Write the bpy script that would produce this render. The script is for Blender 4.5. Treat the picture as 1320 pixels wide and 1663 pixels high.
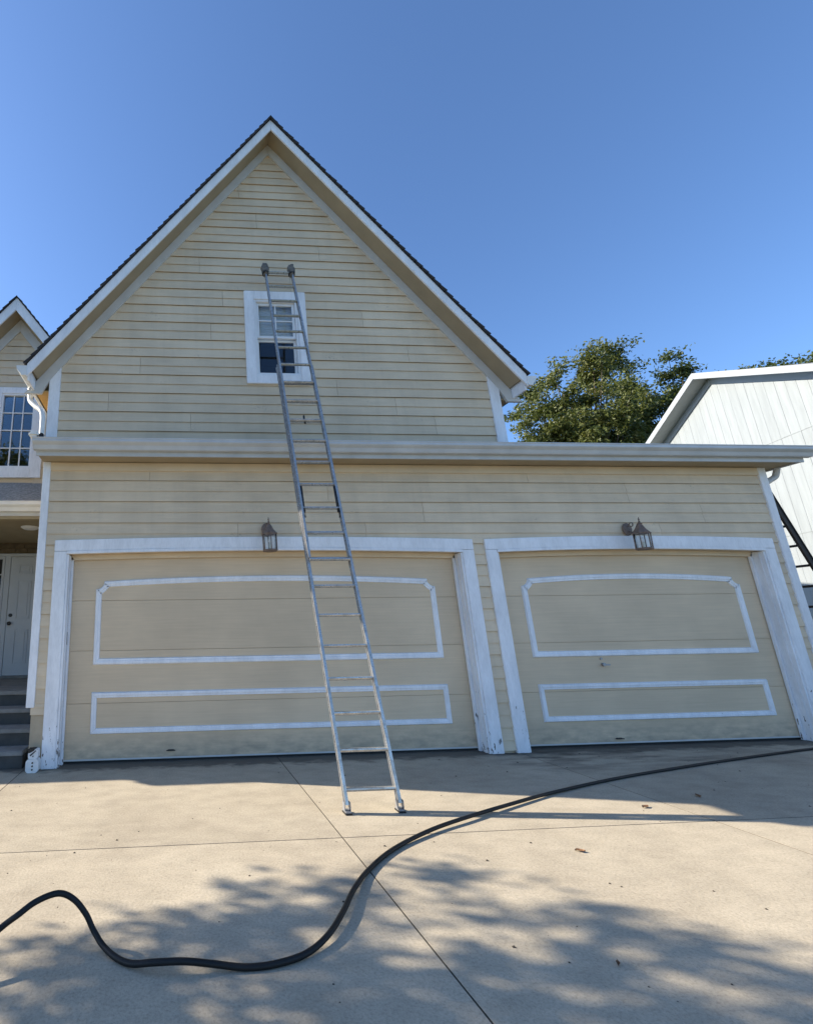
import bpy, bmesh, math, random
from mathutils import Vector, Matrix

R = math.radians
for o in list(bpy.data.objects):
    bpy.data.objects.remove(o, do_unlink=True)
scene = bpy.context.scene
C = scene.collection

# ------------------------------------------------------------------ camera
CAM = Vector((0.0, -5.714, 1.3817))
yaw, pitch, roll = 0.06855, 0.24831, -0.01583
fwd = Vector((math.sin(yaw) * math.cos(pitch), math.cos(yaw) * math.cos(pitch), math.sin(pitch)))
rgt = Vector((math.cos(yaw), -math.sin(yaw), 0))
upv = rgt.cross(fwd)
r2 = math.cos(roll) * rgt + math.sin(roll) * upv
u2 = -math.sin(roll) * rgt + math.cos(roll) * upv
cam_d = bpy.data.cameras.new('camera')
cam = bpy.data.objects.new('camera', cam_d)
C.objects.link(cam)
cam.matrix_world = Matrix(((r2.x, u2.x, -fwd.x, CAM.x), (r2.y, u2.y, -fwd.y, CAM.y),
                           (r2.z, u2.z, -fwd.z, CAM.z), (0, 0, 0, 1)))
cam_d.sensor_fit = 'VERTICAL'
cam_d.sensor_height = 24.0
cam_d.lens = 776.33 / 1663.0 * 24.0
cam_d.shift_x = (660.0 - 340.85) / 1663.0
cam_d.shift_y = 0.0
cam_d.clip_start = 0.05
cam_d.clip_end = 3000
scene.camera = cam

# ------------------------------------------------------------------ sky, sun, exposure
SA, SK = 1.68, -0.495                       # ground shift of a shadow per metre of height (x, y)
sun_dir = Vector((-SA, -SK, 1.0)).normalized()      # towards the sun
sun_el = math.asin(sun_dir.z)
sun_az = math.atan2(sun_dir.x, sun_dir.y)
world = bpy.data.worlds.new('World')
scene.world = world
world.use_nodes = True
wn = world.node_tree
wn.nodes.clear()
wo = wn.nodes.new('ShaderNodeOutputWorld')
wb = wn.nodes.new('ShaderNodeBackground')
sky = wn.nodes.new('ShaderNodeTexSky')
sky.sky_type = 'NISHITA'
sky.sun_disc = False
sky.sun_elevation = sun_el
sky.sun_rotation = sun_az
sky.air_density = 1.0
sky.dust_density = 0.8
sky.ozone_density = 6.5
sky.altitude = 600
wb.inputs['Strength'].default_value = 0.13
wn.links.new(sky.outputs[0], wb.inputs[0])
wn.links.new(wb.outputs[0], wo.inputs[0])
sl = bpy.data.lights.new('sun', 'SUN')
sl.energy = 5.0
sl.angle = R(0.53)
sl.color = (1.0, 0.90, 0.76)
so = bpy.data.objects.new('sun', sl)
C.objects.link(so)
so.rotation_euler = (-sun_dir).to_track_quat('-Z', 'Y').to_euler()
so.location = (-12, 6, 14)
scene.view_settings.view_transform = 'Standard'
scene.view_settings.look = 'None'
scene.view_settings.gamma = 1.0
scene.view_settings.exposure = 1.06
scene.view_settings.use_curve_mapping = False
scene.render.engine = 'CYCLES'
scene.cycles.max_bounces = 8
scene.cycles.transparent_max_bounces = 12


# ------------------------------------------------------------------ materials
def mat(name, build):
    m = bpy.data.materials.new(name)
    m.use_nodes = True
    nt = m.node_tree
    p = nt.nodes['Principled BSDF']
    build(nt, p)
    return m


def N(nt, t, **kw):
    n = nt.nodes.new(t)
    for k, v in kw.items():
        if k.startswith('_'):
            setattr(n, k[1:], v)
        else:
            n.inputs[k].default_value = v
    return n


def pos(nt, scale=(1, 1, 1)):
    g = nt.nodes.new('ShaderNodeNewGeometry')
    mp = nt.nodes.new('ShaderNodeMapping')
    mp.inputs['Scale'].default_value = scale
    nt.links.new(g.outputs['Position'], mp.inputs['Vector'])
    return mp.outputs[0]


def noise(nt, vec, scale, detail=4, rough=.55):
    n = N(nt, 'ShaderNodeTexNoise', Scale=scale, Detail=detail, Roughness=rough)
    nt.links.new(vec, n.inputs['Vector'])
    return n.outputs[0]


def ramp(nt, fac, stops):
    r = nt.nodes.new('ShaderNodeValToRGB')
    e = r.color_ramp.elements
    while len(e) > 1:
        e.remove(e[-1])
    for i, (p, c) in enumerate(stops):
        if i == 0:
            el = e[0]
            el.position = p
        else:
            el = e.new(p)
        if isinstance(c, (int, float)):
            c = (c, c, c)
        el.color = (*c, 1)
    nt.links.new(fac, r.inputs[0])
    return r.outputs[0]


def mix(nt, a, b, fac, mode='MIX'):
    m = nt.nodes.new('ShaderNodeMix')
    m.data_type = 'RGBA'
    m.blend_type = mode
    for sock, v in ((m.inputs[0], fac), (m.inputs[6], a), (m.inputs[7], b)):
        if isinstance(v, (int, float)):
            sock.default_value = v
        elif isinstance(v, tuple):
            sock.default_value = (*v, 1)
        else:
            nt.links.new(v, sock)
    return m.outputs[2]


def math_(nt, op, a, b=None, clamp=False):
    m = nt.nodes.new('ShaderNodeMath')
    m.operation = op
    m.use_clamp = clamp
    for i, v in enumerate((a, b)):
        if v is None:
            continue
        if isinstance(v, (int, float)):
            m.inputs[i].default_value = v
        else:
            nt.links.new(v, m.inputs[i])
    return m.outputs[0]


def sep(nt):
    g = nt.nodes.new('ShaderNodeNewGeometry')
    s = nt.nodes.new('ShaderNodeSeparateXYZ')
    nt.links.new(g.outputs['Position'], s.inputs[0])
    return s.outputs


def rng(nt, v, a, b, c=0.0, d=1.0):
    m = N(nt, 'ShaderNodeMapRange')
    m.interpolation_type = 'SMOOTHSTEP'
    nt.links.new(v, m.inputs[0])
    for i, x in zip((1, 2, 3, 4), (a, b, c, d)):
        m.inputs[i].default_value = x
    return m.outputs[0]


def bump(nt, p, h, strength=.2, dist=.01):
    b = N(nt, 'ShaderNodeBump', Strength=strength, Distance=dist)
    nt.links.new(h, b.inputs['Height'])
    nt.links.new(b.outputs[0], p.inputs['Normal'])


def objrand(nt):
    return nt.nodes.new('ShaderNodeObjectInfo').outputs['Random']


def lk(nt, a, b):
    nt.links.new(a, b)


def plain(name, col, rough=.6, metal=0.0, var=.12, scale=6.0, bmp=0.0, spec=.5):
    def b(nt, p):
        v = noise(nt, pos(nt), scale, 5)
        f = ramp(nt, v, [(.3, 1 - var), (.7, 1 + var * .6)])
        lk(nt, mix(nt, col, f, 1.0, 'MULTIPLY'), p.inputs['Base Color'])
        p.inputs['Roughness'].default_value = rough
        p.inputs['Metallic'].default_value = metal
        p.inputs['Specular IOR Level'].default_value = spec
        if bmp:
            bump(nt, p, noise(nt, pos(nt), scale * 14, 3), bmp, .004)
    return mat(name, b)


def siding_build(col):
    def b(nt, p):
        grain = noise(nt, pos(nt, (1.2, 8, 60)), 2.2, 5)          # fine wood grain along the board
        blot = noise(nt, pos(nt, (1, 1, 1.6)), 1.5, 5, .6)
        streak = noise(nt, pos(nt, (7, 1, .55)), 1.0, 4, .6)
        c = mix(nt, col, ramp(nt, grain, [(.3, .93), (.7, 1.05)]), 1.0, 'MULTIPLY')
        c = mix(nt, c, ramp(nt, blot, [(.35, .90), (.62, 1.04)]), 1.0, 'MULTIPLY')
        c = mix(nt, c, ramp(nt, streak, [(.33, .955), (.55, 1.01)]), 1.0, 'MULTIPLY')
        rr = N(nt, 'ShaderNodeMapRange')
        lk(nt, objrand(nt), rr.inputs[0])
        rr.inputs[3].default_value = .95
        rr.inputs[4].default_value = 1.05
        c = mix(nt, c, rr.outputs[0], 1.0, 'MULTIPLY')
        # mildew specks in uneven patches
        m1 = ramp(nt, noise(nt, pos(nt, (1, 1, 2.4)), 2.1, 3), [(.60, 0.0), (.74, 1.0)])
        m2 = ramp(nt, noise(nt, pos(nt), 46, 2), [(.55, 0.0), (.66, 1.0)])
        c = mix(nt, c, (.16, .14, .115), math_(nt, 'MULTIPLY', math_(nt, 'MULTIPLY', m1, m2), .45))
        lk(nt, c, p.inputs['Base Color'])
        p.inputs['Roughness'].default_value = .62
        p.inputs['Specular IOR Level'].default_value = .35
        bump(nt, p, grain, .12, .004)
    return b


TAN = (.69, .56, .395)
M_SIDING = mat('tan_siding_paint', siding_build(TAN))
M_TANPLAIN = plain('tan_paint', TAN, .6, var=.1, scale=2.5, bmp=.05)
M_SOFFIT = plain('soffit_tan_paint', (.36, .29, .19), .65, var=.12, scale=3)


def white_build(chip_lo, chip_hi, amount, col=(.82, .83, .85)):
    def b(nt, p):
        s = sep(nt)
        blot = noise(nt, pos(nt, (3, 3, 1)), 2.2, 5, .6)
        c = mix(nt, col, ramp(nt, blot, [(.33, .88), (.62, 1.03)]), 1.0, 'MULTIPLY')
        fine = noise(nt, pos(nt, (14, 14, 3)), 5, 3)
        c = mix(nt, c, ramp(nt, fine, [(.3, .94), (.6, 1.02)]), 1.0, 'MULTIPLY')
        if amount:
            ch = noise(nt, pos(nt, (22, 22, 7)), 1.6, 4, .6)
            lowm = rng(nt, s[2], chip_hi, chip_lo)
            thr = math_(nt, 'SUBTRACT', .80, math_(nt, 'MULTIPLY', lowm, amount))
            k = rng(nt, math_(nt, 'SUBTRACT', ch, thr), 0.0, .02)
            c = mix(nt, c, (.12, .105, .09), k)
        lk(nt, c, p.inputs['Base Color'])
        p.inputs['Roughness'].default_value = .5
        p.inputs['Specular IOR Level'].default_value = .4
        bump(nt, p, fine, .08, .003)
    return b


M_WHITE = mat('white_trim_paint', white_build(0, 0, 0))
M_WHITECHIP = mat('white_trim_paint_chipped', white_build(0.0, 1.3, .20))
M_MOULD = mat('white_door_moulding_paint', white_build(.0, 2.2, .09))
M_VINYL = plain('white_vinyl', (.78, .79, .80), .35, var=.05, scale=5)
M_GUTTER = plain('gutter_enamel', (.52, .535, .54), .38, var=.12, scale=4)
M_GUTWHITE = plain('white_gutter_enamel', (.74, .74, .71), .4, var=.08, scale=4)
M_BAREWOOD = plain('bare_wood', (.50, .32, .12), .7, var=.25, scale=9)
M_GREYWHITE = plain('grey_white_fascia_paint', (.56, .56, .54), .5, var=.12, scale=3)


def shingle_b(nt, p):
    v = noise(nt, pos(nt), 160, 2)
    c = ramp(nt, v, [(.3, (.012, .012, .014)), (.7, (.05, .048, .05))])
    lk(nt, c, p.inputs['Base Color'])
    p.inputs['Roughness'].default_value = .9
    bump(nt, p, v, .4, .004)


M_SHINGLE = mat('asphalt_shingle', shingle_b)
M_SHINGLEGREY = plain('weathered_grey_shingle', (.30, .295, .28), .9, var=.4, scale=30, bmp=.5)


def doorpaint_b(nt, p):
    grain = noise(nt, pos(nt, (.9, 8, 26)), 2.0, 5)
    blot = noise(nt, pos(nt), 1.1, 4)
    c = mix(nt, (.67, .525, .355), ramp(nt, grain, [(.3, .94), (.7, 1.04)]), 1.0, 'MULTIPLY')
    c = mix(nt, c, ramp(nt, blot, [(.35, .90), (.65, 1.04)]), 1.0, 'MULTIPLY')
    s = sep(nt)
    dirt = math_(nt, 'MULTIPLY', rng(nt, s[2], .42, .02), ramp(nt, noise(nt, pos(nt, (3, 3, 7)), 1.8, 5), [(.35, 0.0), (.7, .65)]))
    c = mix(nt, c, (.20, .175, .14), dirt)
    lk(nt, c, p.inputs['Base Color'])
    p.inputs['Roughness'].default_value = .55
    bump(nt, p, grain, .08, .004)


M_DOOR = mat('tan_garage_door_paint', doorpaint_b)


def concrete_b(nt, p):
    s = sep(nt)
    big = noise(nt, pos(nt), .75, 5, .6)
    mid = noise(nt, pos(nt, (1, 1.6, 1)), 4.5, 5, .6)
    fine = noise(nt, pos(nt), 70, 4, .75)
    grit = noise(nt, pos(nt), 260, 2, .6)
    c = ramp(nt, big, [(.3, (.385, .33, .245)), (.55, (.455, .395, .295)), (.75, (.50, .435, .325))])
    c = mix(nt, c, ramp(nt, mid, [(.28, .86), (.6, 1.05)]), 1.0, 'MULTIPLY')
    c = mix(nt, c, ramp(nt, fine, [(.30, .70), (.48, .98), (.72, 1.18)]), 1.0, 'MULTIPLY')
    c = mix(nt, c, ramp(nt, grit, [(.28, .72), (.42, 1.0)]), 1.0, 'MULTIPLY')
    rr = N(nt, 'ShaderNodeMapRange')
    lk(nt, objrand(nt), rr.inputs[0])
    rr.inputs[3].default_value = .94
    rr.inputs[4].default_value = 1.05
    c = mix(nt, c, rr.outputs[0], 1.0, 'MULTIPLY')
    # small dark pits
    pit = nt.nodes.new('ShaderNodeTexVoronoi')
    pit.inputs['Scale'].default_value = 9
    lk(nt, pos(nt), pit.inputs['Vector'])
    pm = ramp(nt, pit.outputs['Distance'], [(.035, 1.0), (.06, 0.0)])
    keep = ramp(nt, noise(nt, pos(nt), 5.0, 1), [(.57, 0.0), (.62, 1.0)])
    c = mix(nt, c, (.10, .08, .06), math_(nt, 'MULTIPLY', math_(nt, 'MULTIPLY', pm, keep), .75))
    # grime washed along the sill of the garage doors, with a ragged edge
    gr = noise(nt, pos(nt, (1.3, 2.5, 1)), 3.2, 5, .65)
    sill = rng(nt, math_(nt, 'ADD', s[1], math_(nt, 'MULTIPLY', math_(nt, 'SUBTRACT', gr, .5), .55)), -.16, .02)
    c = mix(nt, c, (.085, .075, .062), math_(nt, 'MULTIPLY', sill, .8))
    # long oil and rust stains before the single door
    sx = rng(nt, s[0], 3.0, 4.0)
    sx2 = rng(nt, s[0], 7.2, 5.0)
    sy = rng(nt, s[1], -.95, -.35)
    stn = ramp(nt, noise(nt, pos(nt, (.8, 3.4, 1)), 1.7, 5, .6), [(.44, 0.0), (.66, 1.0)])
    k = math_(nt, 'MULTIPLY', math_(nt, 'MULTIPLY', sx, sx2), math_(nt, 'MULTIPLY', sy, stn))
    c = mix(nt, c, (.07, .06, .05), math_(nt, 'MULTIPLY', k, .85))
    lk(nt, c, p.inputs['Base Color'])
    p.inputs['Roughness'].default_value = .85
    p.inputs['Specular IOR Level'].default_value = .25
    h = math_(nt, 'ADD', math_(nt, 'MULTIPLY', fine, .7), math_(nt, 'MULTIPLY', mid, 1.2))
    bump(nt, p, h, .55, .006)


M_CONCRETE = mat('driveway_concrete', concrete_b)
M_JOINT = plain('joint_dirt', (.055, .045, .032), .95, var=.4, scale=25)
M_RISER = plain('shaded_riser_concrete', (.065, .065, .062), .8, var=.25, scale=8, bmp=.3)  # darker than the sky-lit treads: riser shade put into the colour
M_STEP = plain('step_concrete', (.24, .235, .22), .85, var=.25, scale=8, bmp=.3)
M_FOUND = plain('painted_foundation', (.43, .355, .25), .75, var=.15, scale=6, bmp=.3)


def alu_b(nt, p):
    v = noise(nt, pos(nt, (1, 1, 1)), 18, 5, .65)
    c = ramp(nt, v, [(.3, (.32, .315, .30)), (.65, (.55, .54, .515))])
    d = ramp(nt, noise(nt, pos(nt), 60, 3), [(.60, 0.0), (.70, 1.0)])
    c = mix(nt, c, (.10, .09, .08), math_(nt, 'MULTIPLY', d, .55))
    lk(nt, c, p.inputs['Base Color'])
    p.inputs['Metallic'].default_value = .65
    lk(nt, ramp(nt, v, [(.3, .38), (.7, .22)]), p.inputs['Roughness'])


M_ALU = mat('worn_aluminium', alu_b)
M_DARKALU = plain('dark_weathered_metal', (.045, .042, .042), .6, .35, var=.3, scale=14)
M_STEEL = plain('dark_steel_hardware', (.05, .05, .052), .5, .6, var=.3, scale=30)
M_RUBBER = plain('black_rubber', (.012, .012, .012), .6, var=.3, scale=20)
M_HOSE = plain('black_hose_rubber', (.008, .008, .008), .55, var=.35, scale=14, bmp=.1, spec=.35)
M_MITT = plain('dirty_padding_cloth', (.16, .145, .125), .9, var=.5, scale=22, bmp=.5)
M_BRONZE = plain('weathered_bronze', (.20, .145, .115), .65, .1, var=.35, scale=25)
M_GALV = plain('galvanised_metal', (.36, .37, .39), .5, .7, var=.15, scale=15)
M_BLIND = plain('white_blind', (.82, .83, .83), .6, var=.06)
M_DARKROOM = plain('dim_room', (.03, .03, .033), .9)
M_CANDLE = plain('ivory_sleeve', (.70, .66, .56), .5, var=.05)
M_SNOWWHITE = plain('chalky_white_paint', (.74, .74, .72), .7, var=.12, scale=22, bmp=.3)
M_BLACKPAINT = plain('black_paint', (.012, .012, .012), .6)
M_DOORGREY = plain('grey_white_door_paint', (.52, .55, .58), .5, var=.06, scale=3)
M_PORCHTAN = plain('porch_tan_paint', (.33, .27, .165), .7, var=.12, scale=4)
M_PORCHSHAKE = plain('brown_shake', (.13, .10, .06), .85, var=.3, scale=10, bmp=.3)


def glass_b(fr, tint=(.72, .78, .80)):
    def b(nt, p):
        out = nt.nodes['Material Output']
        t = nt.nodes.new('ShaderNodeBsdfTransparent')
        t.inputs[0].default_value = (*tint, 1)
        g = nt.nodes.new('ShaderNodeBsdfGlossy')
        g.inputs['Roughness'].default_value = .02
        g.inputs['Color'].default_value = (.92, .96, 1, 1)
        f = N(nt, 'ShaderNodeFresnel', IOR=fr)
        m = nt.nodes.new('ShaderNodeMixShader')
        lk(nt, f.outputs[0], m.inputs[0])
        lk(nt, t.outputs[0], m.inputs[1])
        lk(nt, g.outputs[0], m.inputs[2])
        lk(nt, m.outputs[0], out.inputs[0])
    return b


M_GLASS = mat('window_glass', glass_b(1.85))
M_GLASS2 = mat('clear_window_glass', glass_b(1.42, (.92, .94, .95)))
M_LANTGLASS = mat('lantern_glass', glass_b(1.15, (.97, .97, .96)))


def planks_b(nt, p):
    streak = noise(nt, pos(nt, (6, 6, .7)), 2.0, 5, .6)
    c = mix(nt, (.275, .302, .312), ramp(nt, streak, [(.3, .90), (.6, 1.03)]), 1.0, 'MULTIPLY')
    rr = N(nt, 'ShaderNodeMapRange')
    lk(nt, objrand(nt), rr.inputs[0])
    rr.inputs[3].default_value = .95
    rr.inputs[4].default_value = 1.03
    c = mix(nt, c, rr.outputs[0], 1.0, 'MULTIPLY')
    lk(nt, c, p.inputs['Base Color'])
    p.inputs['Roughness'].default_value = .6


M_NBTRIM = plain('neighbour_trim_paint', (.32, .34, .355), .5, var=.06)
M_PLANK = mat('pale_grey_white_plank_paint', planks_b)


def leaf_mat(name, a, b2, c3):
    def b(nt, p):
        out = nt.nodes['Material Output']
        v = noise(nt, pos(nt), 1.1, 3)
        v2 = noise(nt, pos(nt), 11, 2)
        c = ramp(nt, math_(nt, 'ADD', math_(nt, 'MULTIPLY', v, .55), math_(nt, 'MULTIPLY', v2, .45)),
                 [(.33, a), (.5, b2), (.66, c3)])
        lk(nt, c, p.inputs['Base Color'])
        p.inputs['Roughness'].default_value = .5
        p.inputs['Specular IOR Level'].default_value = .35
        tr = nt.nodes.new('ShaderNodeBsdfTranslucent')
        lk(nt, mix(nt, c, (1.25, 1.25, .7), 1.0, 'MULTIPLY'), tr.inputs[0])
        m = nt.nodes.new('ShaderNodeMixShader')
        m.inputs[0].default_value = .32
        lk(nt, p.outputs[0], m.inputs[1])
        lk(nt, tr.outputs[0], m.inputs[2])
        lk(nt, m.outputs[0], out.inputs[0])
    return mat(name, b)


M_LEAF = leaf_mat('olive_green_leaf', (.045, .062, .018), (.105, .125, .036), (.20, .195, .075))
M_LEAF2 = leaf_mat('deep_green_leaf', (.028, .048, .016), (.065, .090, .025), (.13, .14, .05))
M_BARK = plain('grey_brown_bark', (.11, .085, .06), .9, var=.4, scale=8, bmp=.6)
M_DRYLEAF = plain('dry_brown_leaf', (.20, .10, .045), .8, var=.3, scale=40)
M_LAWN = plain('lawn_ground', (.055, .075, .022), .95, var=.35, scale=5, bmp=.5)


# ------------------------------------------------------------------ mesh helpers
class MB:
    def __init__(s):
        s.v = []
        s.f = []
        s.smooth = []

    def add(s, vs, fs, smooth=False):
        b = len(s.v)
        s.v += [tuple(v) for v in vs]
        s.f += [tuple(b + i for i in f) for f in fs]
        s.smooth += [smooth] * len(fs)
        return s

    def box(s, x0, x1, y0, y1, z0, z1):
        vs = [(x0, y0, z0), (x1, y0, z0), (x1, y1, z0), (x0, y1, z0), (x0, y0, z1), (x1, y0, z1), (x1, y1, z1), (x0, y1, z1)]
        return s.add(vs, [(3, 2, 1, 0), (4, 5, 6, 7), (0, 1, 5, 4), (1, 2, 6, 5), (2, 3, 7, 6), (3, 0, 4, 7)])

    def prism(s, poly, axis, a, b):
        """poly: 2D outline; axis 'x': (y,z), 'y': (x,z), 'z': (x,y); extruded from a to b"""
        n = len(poly)

        def P(p, t):
            return {'x': (t, p[0], p[1]), 'y': (p[0], t, p[1]), 'z': (p[0], p[1], t)}[axis]
        vs = [P(p, a) for p in poly] + [P(p, b) for p in poly]
        fs = [(i, (i + 1) % n, n + (i + 1) % n, n + i) for i in range(n)]
        fs += [tuple(range(n - 1, -1, -1)), tuple(range(n, 2 * n))]
        return s.add(vs, fs)

    def tube(s, pts, rad, n=8, caps=True):
        pts = [Vector(p) for p in pts]
        rr = rad if isinstance(rad, (list, tuple)) else [rad] * len(pts)
        vs = []
        ref = Vector((0, 0, 1))
        for i, p in enumerate(pts):
            t = (pts[min(i + 1, len(pts) - 1)] - pts[max(i - 1, 0)]).normalized()
            if abs(t.dot(ref)) > .95:
                ref = Vector((0, 1, 0)) if abs(t.y) < .9 else Vector((1, 0, 0))
            a = t.cross(ref).normalized()
            b = t.cross(a).normalized()
            ref = a.cross(t).normalized() if False else ref
            for k in range(n):
                an = 2 * math.pi * k / n
                vs.append(p + rr[i] * (math.cos(an) * a + math.sin(an) * b))
        fs = []
        for i in range(len(pts) - 1):
            for k in range(n):
                fs.append((i * n + k, i * n + (k + 1) % n, (i + 1) * n + (k + 1) % n, (i + 1) * n + k))
        s.add(vs, fs, True)
        if caps:
            m = len(s.v) - len(vs)
            s.f.append(tuple(m + k for k in range(n - 1, -1, -1)))
            s.f.append(tuple(m + (len(pts) - 1) * n + k for k in range(n)))
            s.smooth += [False, False]
        return s

    def lathe(s, prof, c, n=12):
        """prof: (r, z) pairs; about a vertical axis through c"""
        vs = []
        for r, z in prof:
            for k in range(n):
                a = 2 * math.pi * (k + .5) / n
                vs.append((c[0] + r * math.cos(a), c[1] + r * math.sin(a), c[2] + z))
        fs = []
        for i in range(len(prof) - 1):
            for k in range(n):
                fs.append((i * n + k, i * n + (k + 1) % n, (i + 1) * n + (k + 1) % n, (i + 1) * n + k))
        fs.append(tuple(range(n - 1, -1, -1)))
        fs.append(tuple((len(prof) - 1) * n + k for k in range(n)))
        return s.add(vs, fs, False)

    def mesh(s, name):
        me = bpy.data.meshes.new(name)
        me.from_pydata(s.v, [], s.f)
        me.polygons.foreach_set('use_smooth', s.smooth)
        bm = bmesh.new()
        bm.from_mesh(me)
        bmesh.ops.recalc_face_normals(bm, faces=bm.faces)
        bm.to_mesh(me)
        bm.free()
        return me

    def obj(s, name, m, parent=None, bevel=0.0, at=None):
        me = s.mesh(name)
        if bevel:
            bm = bmesh.new()
            bm.from_mesh(me)
            es = [e for e in bm.edges if len(e.link_faces) == 2 and e.calc_face_angle(0) > .6]
            bmesh.ops.bevel(bm, geom=es, offset=bevel, segments=2, affect='EDGES', clamp_overlap=True)
            bm.to_mesh(me)
            bm.free()
        me.materials.append(m)
        o = bpy.data.objects.new(name, me)
        C.objects.link(o)
        if parent:
            o.parent = parent
        if at:
            o.location = at
        return o


def bx(name, m, parent, x0, x1, y0, y1, z0, z1, bevel=.003):
    return MB().box(x0, x1, y0, y1, z0, z1).obj(name, m, parent, bevel)


def tag(o, label=None, cat=None, group=None, kind=None):
    if label:
        o['label'] = label
    if cat:
        o['category'] = cat
    if group:
        o['group'] = group
    if kind:
        o['kind'] = kind
    return o


def thing(name, label, cat, loc=(0, 0, 0), group=None):
    o = bpy.data.objects.new(name, None)
    C.objects.link(o)
    o.location = loc
    o.empty_display_size = .2
    return tag(o, label, cat, group)


def bez(pts, n=6):
    """Catmull-Rom through the points"""
    P = [Vector(p) for p in pts]
    P = [2 * P[0] - P[1]] + P + [2 * P[-1] - P[-2]]
    out = []
    for i in range(1, len(P) - 2):
        for k in range(n):
            t = k / n
            a, b, c, d = P[i - 1:i + 3]
            out.append(.5 * ((2 * b) + (c - a) * t + (2 * a - 5 * b + 4 * c - d) * t * t + (-a + 3 * b - 3 * c + d) * t ** 3))
    out.append(P[-2])
    return out


# ================================================================== GROUND
lawn = MB().box(-400, 400, -400, 400, -.4, -.045).obj('lawn', M_LAWN)
tag(lawn, 'flat green lawn around the driveway', 'lawn', kind='structure')
drive = MB().box(-7.19, 9.45, -10.35, .30, -.12, -.0012).obj('driveway', M_JOINT)
tag(drive, 'tan concrete driveway of large jointed slabs before the garage', 'driveway', kind='structure')
xs = [-7.18, -4.41, -1.635, 1.135, 3.905, 6.675, 9.44]
ys = [-10.34, -7.56, -4.80, -2.03, .29]
for i in range(len(xs) - 1):
    for j in range(len(ys) - 1):
        g = .0048
        MB().box(xs[i] + g, xs[i + 1] - g, ys[j] + g, ys[j + 1] - g, -.11, 0).obj('concrete_slab', M_CONCRETE, drive, 0)

# ================================================================== HOUSE
house = thing('house', 'tan lap sided house with steep front gable and two garage doors', 'house', (0, 0, 0))
CX = 1.377
SL = 1.287                       # rake slope
XL, XR = -1.657, 4.413           # gable wall
GX1 = 8.027                      # right end of the garage wall
BH = .2695                       # one double-lap board


def siding(parent, xl, xr, z0, z1, first, y=0.0, cuts=(), joints=None, clipz=None, rnd=None, maxlen=3.6, name='siding_board'):
    """boards between z0 and z1; xl/xr numbers or functions of z; cuts = (x0,x1,z0,z1) openings"""
    rnd = rnd or random.Random(3)
    fl = xl if callable(xl) else (lambda z: xl)
    fr = xr if callable(xr) else (lambda z: xr)
    k = math.floor((z0 - first) / BH + 1e-6)
    z = first + k * BH
    while z < z1 - .01:
        a, b = max(z, z0), min(z + BH, z1)
        # each board: two lapped courses, thin drip edges with a hollow behind them
        prof = [(.004, 0), (.0195, .1470), (.0090, .1470), (.0090, .1345), (.0075, .1345), (.021, BH)]
        pr = []
        for yy, dz in prof:
            zz = z + dz
            pr.append((y + yy, min(max(zz, a), b)))
        pts = []
        for p in pr:
            if not pts or abs(p[1] - pts[-1][1]) > 1e-5 or abs(p[0] - pts[-1][0]) > 1e-5:
                pts.append(p)
        back = y + .042
        if b - a > .12:
            poly = pts + [(back, b), (back, a + .014), (y + .0060, a + .014), (y + .0060, a)]
        else:
            poly = pts + [(back, b), (back, a)]
        # pieces
        xa, xb = min(fl(a), fl(b)), max(fr(a), fr(b))
        spans = [(None, None)]
        for c in cuts:
            if c[2] < b - .002 and c[3] > a + .002:
                ns = []
                for s0, s1 in spans:
                    lo = s0 if s0 is not None else -1e9
                    hi = s1 if s1 is not None else 1e9
                    if c[0] > lo and c[1] < hi:
                        ns += [(s0, c[0]), (c[1], s1)]
                    else:
                        ns.append((s0, s1))
                spans = ns
        for s0, s1 in spans:
            lo = s0 if s0 is not None else xa
            hi = s1 if s1 is not None else xb
            if hi - lo < .02:
                continue
            js = []
            if joints is not None:
                js = [jx for jx, jz in joints if a - .01 <= jz < b - .01 and lo + .1 < jx < hi - .1]
            edges = [s0] + sorted(js) + [s1]
            for e0, e1 in zip(edges[:-1], edges[1:]):
                L = [(fl(p[1]) if e0 is None else e0 + (.0018 if e0 in js else 0)) for p in poly]
                Q = [(fr(p[1]) if e1 is None else e1 - (.0018 if e1 in js else 0)) for p in poly]
                if max(q - l for q, l in zip(Q, L)) < .02:
                    continue
                Q = [max(q, l + .001) for q, l in zip(Q, L)]
                n = len(poly)
                gap = .0012
                zb = [p[1] + (gap if abs(p[1] - a) < 1e-6 else 0) for p in poly]
                vs = [(L[i], poly[i][0], zb[i]) for i in range(n)] + [(Q[i], poly[i][0], zb[i]) for i in range(n)]
                fs = [(i, (i + 1) % n, n + (i + 1) % n, n + i) for i in range(n)]
                fs += [tuple(range(n - 1, -1, -1)), tuple(range(n, 2 * n))]
                MB().add(vs, fs).obj(name, M_SIDING, parent)
        z += BH


# ---------------------------------------------------------------- garage front wall
D1 = (-1.309, 3.554)        # casing inner edges, double door
D2 = (4.006, 7.667)         # single door
CW = .148                   # casing width
fw = MB()
fw.box(XL + .03, GX1 - .03, .044, .20, 2.40, 3.72)           # header
fw.box(XL + .062, D1[0] - .01, .044, .20, .0, 2.398)
fw.box(D1[1] + .01, D2[0] - .01, .044, .20, .0, 2.398)
fw.box(D2[1] + .01, GX1 - .03, .044, .20, .0, 2.398)
fw.box(XL + .02, XL + .18, .202, 9.0, .0, 4.55)              # side walls of the building
fw.box(GX1 - .18, GX1 - .02, .202, 7.5, .0, 3.5)
front = fw.obj('front_wall', M_TANPLAIN, house)
rj = random.Random(11)
jl = [(3.123, 2.71), (.74, 2.44), (-.35, 3.24), (5.95, 2.98), (6.95, 2.71), (1.9, 2.98), (4.6, 3.24), (2.35, 2.45), (6.30, 2.45)]
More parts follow.
